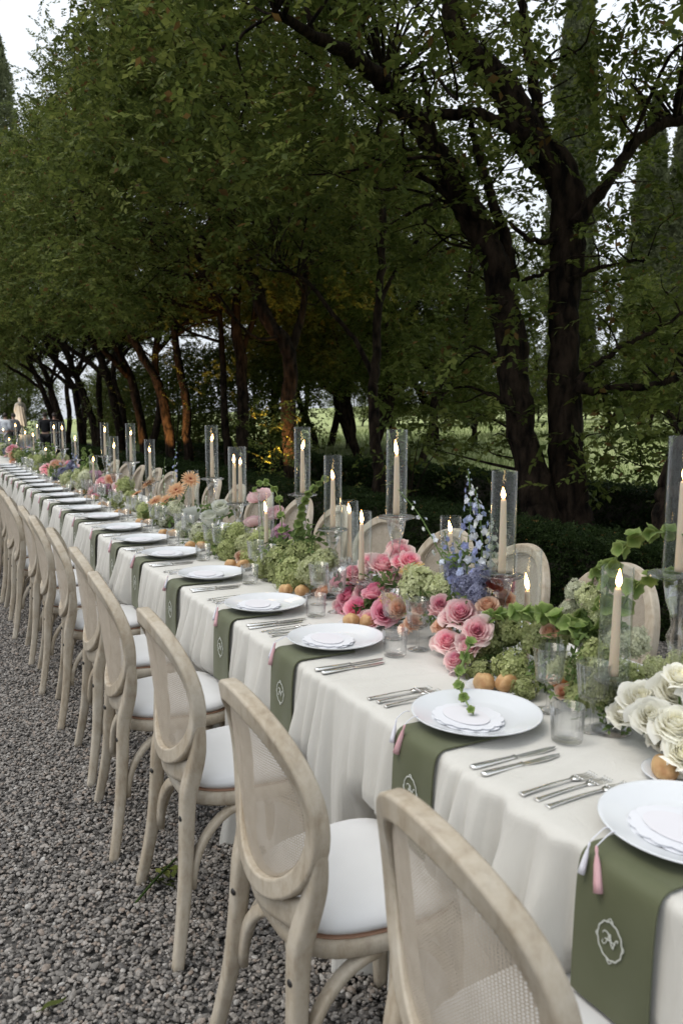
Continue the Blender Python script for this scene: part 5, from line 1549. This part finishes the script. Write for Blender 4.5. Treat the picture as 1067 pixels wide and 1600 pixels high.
arrangement('blue delphinium spikes over pale pink roses',
            [('rose_light', 720, 956, 1.38, 28), ('rose_light', 745, 984, 1.36, 25), ('rose_light', 698, 1000, 1.35, 23), ('rose_light', 712, 1030, 1.33, 23), ('rose_pink', 690, 952, 1.41, 21), ('rose_peach', 762, 945, 1.42, 20), ('rose_light', 732, 1010, 1.35, 19),
             ('rose_peach', 690, 980, 1.38, 18), ('hyd_lime', 655, 915, 1.43, 34), ('hyd_lime', 690, 918, 1.45, 24), ('hyd_blue', 728, 918, 1.44, 24), ('hyd_blue', 752, 905, 1.45, 22), ('hyd_blue', 712, 892, 1.48, 20), ('hyd_blue', 745, 930, 1.42, 18),
             ('rose_red', 772, 912, 1.46, 12), ('gerb_yellow', 642, 888, 1.46, 24), ('rose_peach', 790, 935, 1.5, 16), ('green', 700, 940, 1.45, 34), ('green', 740, 950, 1.43, 34), ('green', 670, 950, 1.42, 28), ('green', 720, 870, 1.47, 28), ('hyd_pink', 785, 915, 1.55, 20)],
            [('spike', [(728, 930, 1.46), (730, 860, 1.46), (735, 790, 1.46), (731, 735, 1.46)], .0175, 42, BLUE + PALE),
             ('spike', [(740, 930, 1.47), (752, 870, 1.47), (750, 810, 1.47), (742, 765, 1.47)], .0165, 36, BLUE + PALE),
             ('spike', [(715, 920, 1.47), (702, 870, 1.47), (694, 830, 1.47)], .0165, 24, PALE + BLUE),
             ('spike', [(752, 920, 1.48), (768, 860, 1.48), (766, 800, 1.48)], .014, 30, WHT),
             ('spike', [(712, 910, 1.46), (685, 860, 1.45), (655, 805, 1.44), (622, 765, 1.43)], .013, 16, PALE)])
arrangement('magenta and pink roses with small yellow gerbera',
            [('rose_mag', 560, 950, 1.39, 25), ('rose_mag', 545, 930, 1.42, 22), ('rose_mag', 588, 922, 1.42, 25), ('rose_mag', 602, 955, 1.36, 24), ('rose_pink', 556, 902, 1.46, 22), ('rose_light', 600, 880, 1.48, 24), ('rose_light', 626, 862, 1.50, 23), ('rose_light', 575, 884, 1.49, 22),
             ('rose_pink', 640, 875, 1.47, 18), ('rose_mag', 538, 955, 1.40, 16), ('rose_pink', 578, 968, 1.36, 18), ('rose_peach', 622, 950, 1.38, 18), ('rose_peach', 645, 972, 1.36, 16), ('rose_peach', 505, 922, 1.42, 16), ('gerb_yellow', 608, 938, 1.38, 18), ('rose_pink', 570, 925, 1.44, 18),
             ('rose_light', 615, 905, 1.46, 20), ('rose_mag', 530, 905, 1.46, 16), ('green', 580, 945, 1.42, 30), ('green', 550, 915, 1.45, 30), ('green', 610, 910, 1.45, 30), ('rose_peach', 655, 950, 1.40, 14)])
arrangement('green hydrangea heads with pink peonies and bell-flower stems',
            [('hyd_green', 440, 884, 1.42, 36), ('hyd_green', 476, 872, 1.46, 32), ('hyd_green', 410, 852, 1.47, 27), ('hyd_green', 458, 908, 1.38, 32), ('hyd_lime', 492, 892, 1.42, 27), ('hyd_green', 420, 900, 1.40, 24), ('hyd_lime', 508, 878, 1.45, 22), ('hyd_green', 398, 880, 1.43, 22),
             ('peony', 404, 775, 1.50, 18), ('peony', 430, 802, 1.52, 15), ('peony', 396, 815, 1.48, 15), ('green', 465, 845, 1.46, 34), ('green', 485, 850, 1.48, 30), ('green', 440, 855, 1.46, 30), ('hyd_pink', 440, 835, 1.52, 18)],
            [('bells', [(470, 860, 1.46), (468, 815, 1.46), (480, 775, 1.46), (508, 748, 1.46)], .020, 11),
             ('bells', [(440, 850, 1.46), (440, 810, 1.46), (432, 770, 1.46), (412, 752, 1.46), (398, 765, 1.46)], .019, 8)])
arrangement('white tulips over pale green hydrangeas',
            [('tulip', 300, 808, 1.44, 19), ('tulip', 276, 800, 1.46, 17), ('tulip', 330, 815, 1.43, 19), ('tulip', 346, 798, 1.47, 18), ('hyd_white', 315, 835, 1.42, 20), ('hyd_green', 342, 852, 1.42, 24), ('hyd_green', 370, 838, 1.45, 24), ('hyd_green', 356, 872, 1.39, 20), ('hyd_white', 290, 830, 1.43, 18),
             ('hyd_white', 262, 815, 1.45, 17), ('hyd_green', 320, 855, 1.40, 17), ('hyd_lime', 385, 850, 1.44, 18), ('rose_peach', 378, 870, 1.39, 9), ('green', 310, 840, 1.42, 26), ('green', 350, 850, 1.42, 26), ('green', 335, 800, 1.46, 22)],
            [('spike', [(330, 830, 1.46), (325, 795, 1.46), (322, 765, 1.46)], .011, 14, WHT)])
arrangement('peach gerberas with pale larkspur spikes',
            [('gerb_peach', 233, 755, 1.45, 15), ('gerb_peach', 243, 783, 1.42, 15), ('gerb_peach', 276, 766, 1.45, 17), ('gerb_peach', 262, 782, 1.43, 14), ('gerb_peach', 298, 749, 1.48, 16), ('gerb_peach', 214, 772, 1.43, 12), ('hyd_green', 250, 803, 1.42, 16), ('hyd_green', 228, 800, 1.41, 15),
             ('hyd_white', 275, 795, 1.45, 14), ('green', 245, 795, 1.43, 20), ('green', 270, 790, 1.45, 20), ('hyd_lime', 215, 792, 1.42, 12)],
            [('spike', [(268, 790, 1.46), (272, 745, 1.46), (276, 692, 1.46)], .015, 24, PALE + BLUE), ('spike', [(258, 790, 1.46), (256, 750, 1.46), (258, 716, 1.46)], .011, 18, WHT)])
arrangement('small mixed pink roses beside round green hydrangeas, beyond the gerberas',
            [('rose_pink', 130, 752, 1.45, 9), ('rose_light', 145, 765, 1.42, 10), ('rose_light', 160, 752, 1.46, 10), ('rose_peach', 175, 748, 1.47, 9), ('rose_mag', 148, 785, 1.38, 8), ('rose_light', 186, 762, 1.43, 9), ('hyd_pink', 150, 745, 1.48, 12), ('hyd_green', 197, 760, 1.44, 15), ('hyd_green', 184, 784, 1.39, 12),
             ('hyd_green', 205, 778, 1.41, 12), ('rose_peach', 125, 768, 1.41, 7), ('green', 165, 770, 1.43, 16), ('green', 140, 775, 1.41, 14), ('hyd_pink', 168, 765, 1.45, 10)],
            [('spike', [(172, 750, 1.48), (170, 725, 1.48), (168, 705, 1.48)], .014, 14, PALE)])
# the rest of the runner continues to the end of the table
KS = [['hyd_green', 'hyd_lime', 'green', 'hyd_white'], ['hyd_blue', 'rose_light', 'green', 'hyd_green'], ['rose_pink', 'rose_peach', 'hyd_lime', 'green'], ['hyd_white', 'hyd_green', 'green', 'hyd_blue']]
LB = ['far green and lime hydrangea arrangement', 'far blue hydrangea arrangement with pale roses', 'far pink and peach rose arrangement', 'far white and blue hydrangea arrangement']
r = random.Random(33)
yy = 8.15; i = 0
while yy < 29:
    bl = []
    for k in range(16):
        p = np.array([r.uniform(1.33, 1.58), yy + r.uniform(-.5, .5), ZT + r.uniform(.05, .24)])
        x, y, d = proj(p)
        kd = r.choice(KS[i % 4]); bl.append((kd, x, y, p[0], r.uniform(.05, .085) * FPX / d * (1.2 if kd == 'green' else 1)))
    sp = []
    for k in range(3):
        x0 = r.uniform(1.4, 1.5); y0 = yy + r.uniform(-.4, .4); P = []
        for z in (.15, .30, .42): q = proj((x0 + r.uniform(-.03, .03), y0 + r.uniform(-.04, .04), ZT + z)); P.append((q[0], q[1], x0))
        sp.append(('bells', P, .022, 6) if i % 2 == 0 else ('spike', P, .018, 12, BLUE if i % 4 == 1 else WHT))
    arrangement(LB[i % 4], bl, sp)
    yy += 1.05; i += 1

# ================================================================== loose things on the gravel
def leaf_thing(px, py, L, rz, label, c):
    p = on_z(px, py, .012)
    u = np.linspace(0, 1, 7); G = np.array([[(x * L - L / 2, w * s * .16 * L * math.sin(PI * min(.98, x + .06)), .004 * math.sin(x * 6) + .006 * abs(s)) for s in (-1, 0, 1) for w in (1,)] for x in u])
    m = MB(); m.grid(G, np.tile(np.array(c), (7, 3, 1)))
    t = thing('fallen_leaf', label, 'leaf', tuple(p), rz, 'leaves fallen on the gravel')
    part('blade', m.mesh('blade', 'leaf', True, True), t)
    m = MB(); m.tube([(-L / 2, 0, .005), (-L * .7, .004, .003)], .0012, 5, c=c); part('stalk', m.mesh('stalk', 'leaf', True, True), t)
leaf_thing(85, 1570, .065, .3, 'single yellow-green leaf lying on open gravel', (.13, .16, .05))
p = on_z(245, 1378, .02)
t = thing('fallen_sprig', 'dark green sprig dropped on the gravel between chair legs', 'sprig', tuple(p), .4)
V, F, cc = sprays(np.array([(0, 0, .012), (.06, .02, .012)]), 8, .12, .045, 5, el=.05, twig=True)
part('leaves', np_mesh('sprig_leaves', V, F, 'leaf', cc), t)
m = MB(); m.tube(catmull([(-.11, -.04, .0), (0, 0, .012), (.12, .05, .008)], 4), .004, 6, c=(.06, .10, .03)); part('stem', m.mesh('sprig_stem', 'leaf', True, True), t)

# ================================================================== statue and people at the end of the path
def figure(mesh_name, J, E, mat, sub=2):
    """skinned figure: J = list of (x,y,z,rx,ry), E = edges; the pelvis is vertex 0"""
    me = bpy.data.meshes.new(mesh_name)
    me.from_pydata([j[:3] for j in J], E, [])
    o = bpy.data.objects.new('tmp_' + mesh_name, me); col.objects.link(o)
    sk = o.modifiers.new('skin', 'SKIN'); sk.use_smooth_shade = True
    for i, j in enumerate(J):
        sv = me.skin_vertices[0].data[i]; sv.radius = (j[3], j[4] if len(j) > 4 else j[3]); sv.use_root = (i == 0)
    ss = o.modifiers.new('sub', 'SUBSURF'); ss.levels = sub; ss.render_levels = sub
    dg = bpy.context.evaluated_depsgraph_get(); dg.update()
    out = bpy.data.meshes.new_from_object(o.evaluated_get(dg))
    out.name = mesh_name
    out.materials.clear(); out.materials.append(MAT[mat])
    bpy.data.objects.remove(o); bpy.data.meshes.remove(me)
    return out
def body_joints(bend=0.0, arm=(0.0, 0.0), stride=.08):
    """standing adult, 1.72 m, facing -y; arms: elbow bend 0..1 for left, right"""
    J = [(0, 0, .95, .13, .10), (0, 0, 1.12, .125, .095), (0, 0, 1.30, .15, .105), (0, .0, 1.42, .11, .08), (0, -.01, 1.49, .05, .05), (0, -.015, 1.56, .072, .085), (0, -.02, 1.64, .075, .095), (0, -.01, 1.70, .045, .06)]
    E = [(0, 1), (1, 2), (2, 3), (3, 4), (4, 5), (5, 6), (6, 7)]
    for s, ab in ((-1, arm[0]), (1, arm[1])):
        b = len(J)
        el = (s * .25, .02, 1.12); 
        wr = (s * (.26 - .14 * ab), -.22 * ab - .01, .88 + .26 * ab); hd = (s * (.26 - .20 * ab), -.30 * ab - .02, .80 + .34 * ab)
        J += [(s * .17, 0, 1.40, .062, .06), (*el, .042), (*wr, .028), (*hd, .034)]
        E += [(3, b), (b, b + 1), (b + 1, b + 2), (b + 2, b + 3)]
        hv = np.array(hd); dv = np.array(hd) - np.array(wr); dv = dv / np.linalg.norm(dv)
        for k, (oy, L) in enumerate(((-.026, .075), (-.009, .085), (.009, .080), (.026, .062))):
            q = hv + dv * .045 + np.array([0, oy, 0]); e2 = q + dv * L * .6 + np.array([-.012 * s, 0, 0]); c = len(J)
            J += [(*q, .010), (*e2, .0085)]; E += [(b + 3, c), (c, c + 1)]
        q = hv + dv * .01 + np.array([-.02 * s, -.04, 0]); c = len(J)
        J += [(*q, .011), (*(q + dv * .04 + np.array([-.01 * s, -.012, 0])), .009)]; E += [(b + 3, c), (c, c + 1)]
    for s in (-1, 1):
        b = len(J); f = s * stride
        J += [(s * .095, 0, .86, .088, .09), (s * .10, f * .5, .48, .058, .06), (s * .10, f + .02, .09, .04, .045), (s * .11, f - .13, .035, .042, .03)]
        E += [(0, b), (b, b + 1), (b + 1, b + 2), (b + 2, b + 3)]
    return J, E
def grown(J, E, keep, g):
    """sub-skeleton with bigger radii -> garment around the same pose"""
    ids = [i for i in range(len(J)) if keep(J[i], i)]
    mp = {a: k for k, a in enumerate(ids)}
    return [(*J[i][:3], J[i][3] + g, (J[i][4] if len(J[i]) > 4 else J[i][3]) + g) for i in ids], [(mp[a], mp[b]) for a, b in E if a in mp and b in mp]
def person(loc, rz, label, top, trousers, hair, arm, stride=.08):
    t = thing('person', label, 'person', loc, rz, 'people at the end of the table')
    J, E = body_joints(arm=arm, stride=stride)
    body = part('body', figure('body', J, E, 'skin'), t)
    armid = [8, 9, 10, 19 + 3, 19 + 4, 19 + 5]
    b0 = 8; b1 = 8 + 4 + 10
    up = [0, 1, 2, 3, b0, b0 + 1, b0 + 2, b1, b1 + 1, b1 + 2]
    JJ, EE = grown(J, E, lambda j, i: i in up, .048); part('jacket' if top == 'black_cloth' else 'shirt', figure('top', JJ, EE, top), t)
    l0 = b1 + 14
    lo = [0] + [l0, l0 + 1, l0 + 2, l0 + 4, l0 + 5, l0 + 6]
    JJ, EE = grown(J, E, lambda j, i: i in lo, .04); part('trousers', figure('trousers', JJ, EE, trousers), t)
    m = MB()
    u, v = np.meshgrid(np.linspace(0, PI * .62, 8), np.linspace(0, 2 * PI, 17))
    q = np.stack([np.sin(u) * np.cos(v) * .092, np.sin(u) * np.sin(v) * .108 + .005, np.cos(u) * .10], 2)
    q[..., 2] -= .03 * (q[..., 1] > .03); m.grid(q + np.array([0, .0, 1.645])); part('hair', m.mesh('hair', hair), t)
    m = MB()
    m.tube([(0, -.098, 1.63), (0, -.122, 1.60), (0, -.105, 1.59)], [.008, .014, .008], 6)
    for s in (-1, 1): m.lathe([(0, -.012), (.008, 0), (0, .012)], 6, centre=(s * .03, -.10, 1.635))
    part('face', m.mesh('face', 'skin'), body)
def at_path(px, D):
    p = on_d(px, 660, D); return (p[0], p[1], 0)
person(at_path(9, 33), 2.4, 'person in a white shirt bending an arm beside the statue', 'white_cloth', 'grey_cloth', 'hair', (.8, .3))
person(at_path(22, 35), 3.6, 'person in grey standing between the white shirt and the statue', 'grey_cloth', 'black_cloth', 'hair', (.2, .2))
person(at_path(71, 30), 2.9, 'person in a black suit with pale shirt front by the trees', 'black_cloth', 'black_cloth', 'hair', (.7, .1))
person(at_path(86, 31), 3.3, 'person in dark clothes beside the one in the black suit', 'black_cloth', 'black_cloth', 'hair', (.1, .4))
def statue():
    p = at_path(33, 40)
    t = thing('statue', 'pale stone statue of a draped figure on a plinth at the path end', 'statue', p, .3 + PI)
    m = MB(); m.box(-.42, .42, -.42, .42, 0, .12); m.box(-.34, .34, -.34, .34, .12, .62); m.box(-.40, .40, -.40, .40, .62, .70)
    part('plinth', m.mesh('plinth', 'stone', False), t)
    J, E = body_joints(arm=(.9, .55), stride=.12)
    J = [(j[0] * 1.12, j[1] * 1.1, j[2] * 1.08 + .71, j[3] * 1.15, (j[4] if len(j) > 4 else j[3]) * 1.15) for j in J]
    part('figure', figure('figure', J, E, 'stone'), t)
    a = np.linspace(0, 2 * PI, 49); zs = np.linspace(1.15, 2.1, 14)
    G = np.array([[((.21 + .10 * (2.1 - z) ** 1.2 + .018 * math.sin(11 * x + 5 * z)) * math.cos(x), (.17 + .08 * (2.1 - z) + .018 * math.sin(11 * x + 5 * z)) * math.sin(x), z + .05 * math.sin(x * 2)) for x in a] for z in zs])
    m = MB(); m.grid(G)
    m.tube(catmull([(-.25, -.05, 2.22), (-.10, -.20, 2.0), (.12, -.24, 1.75), (.28, -.12, 1.5)], 6), .07, 10, squash=(1.3, .6))
    part('drapery', m.mesh('drapery', 'stone'), t)
statue()
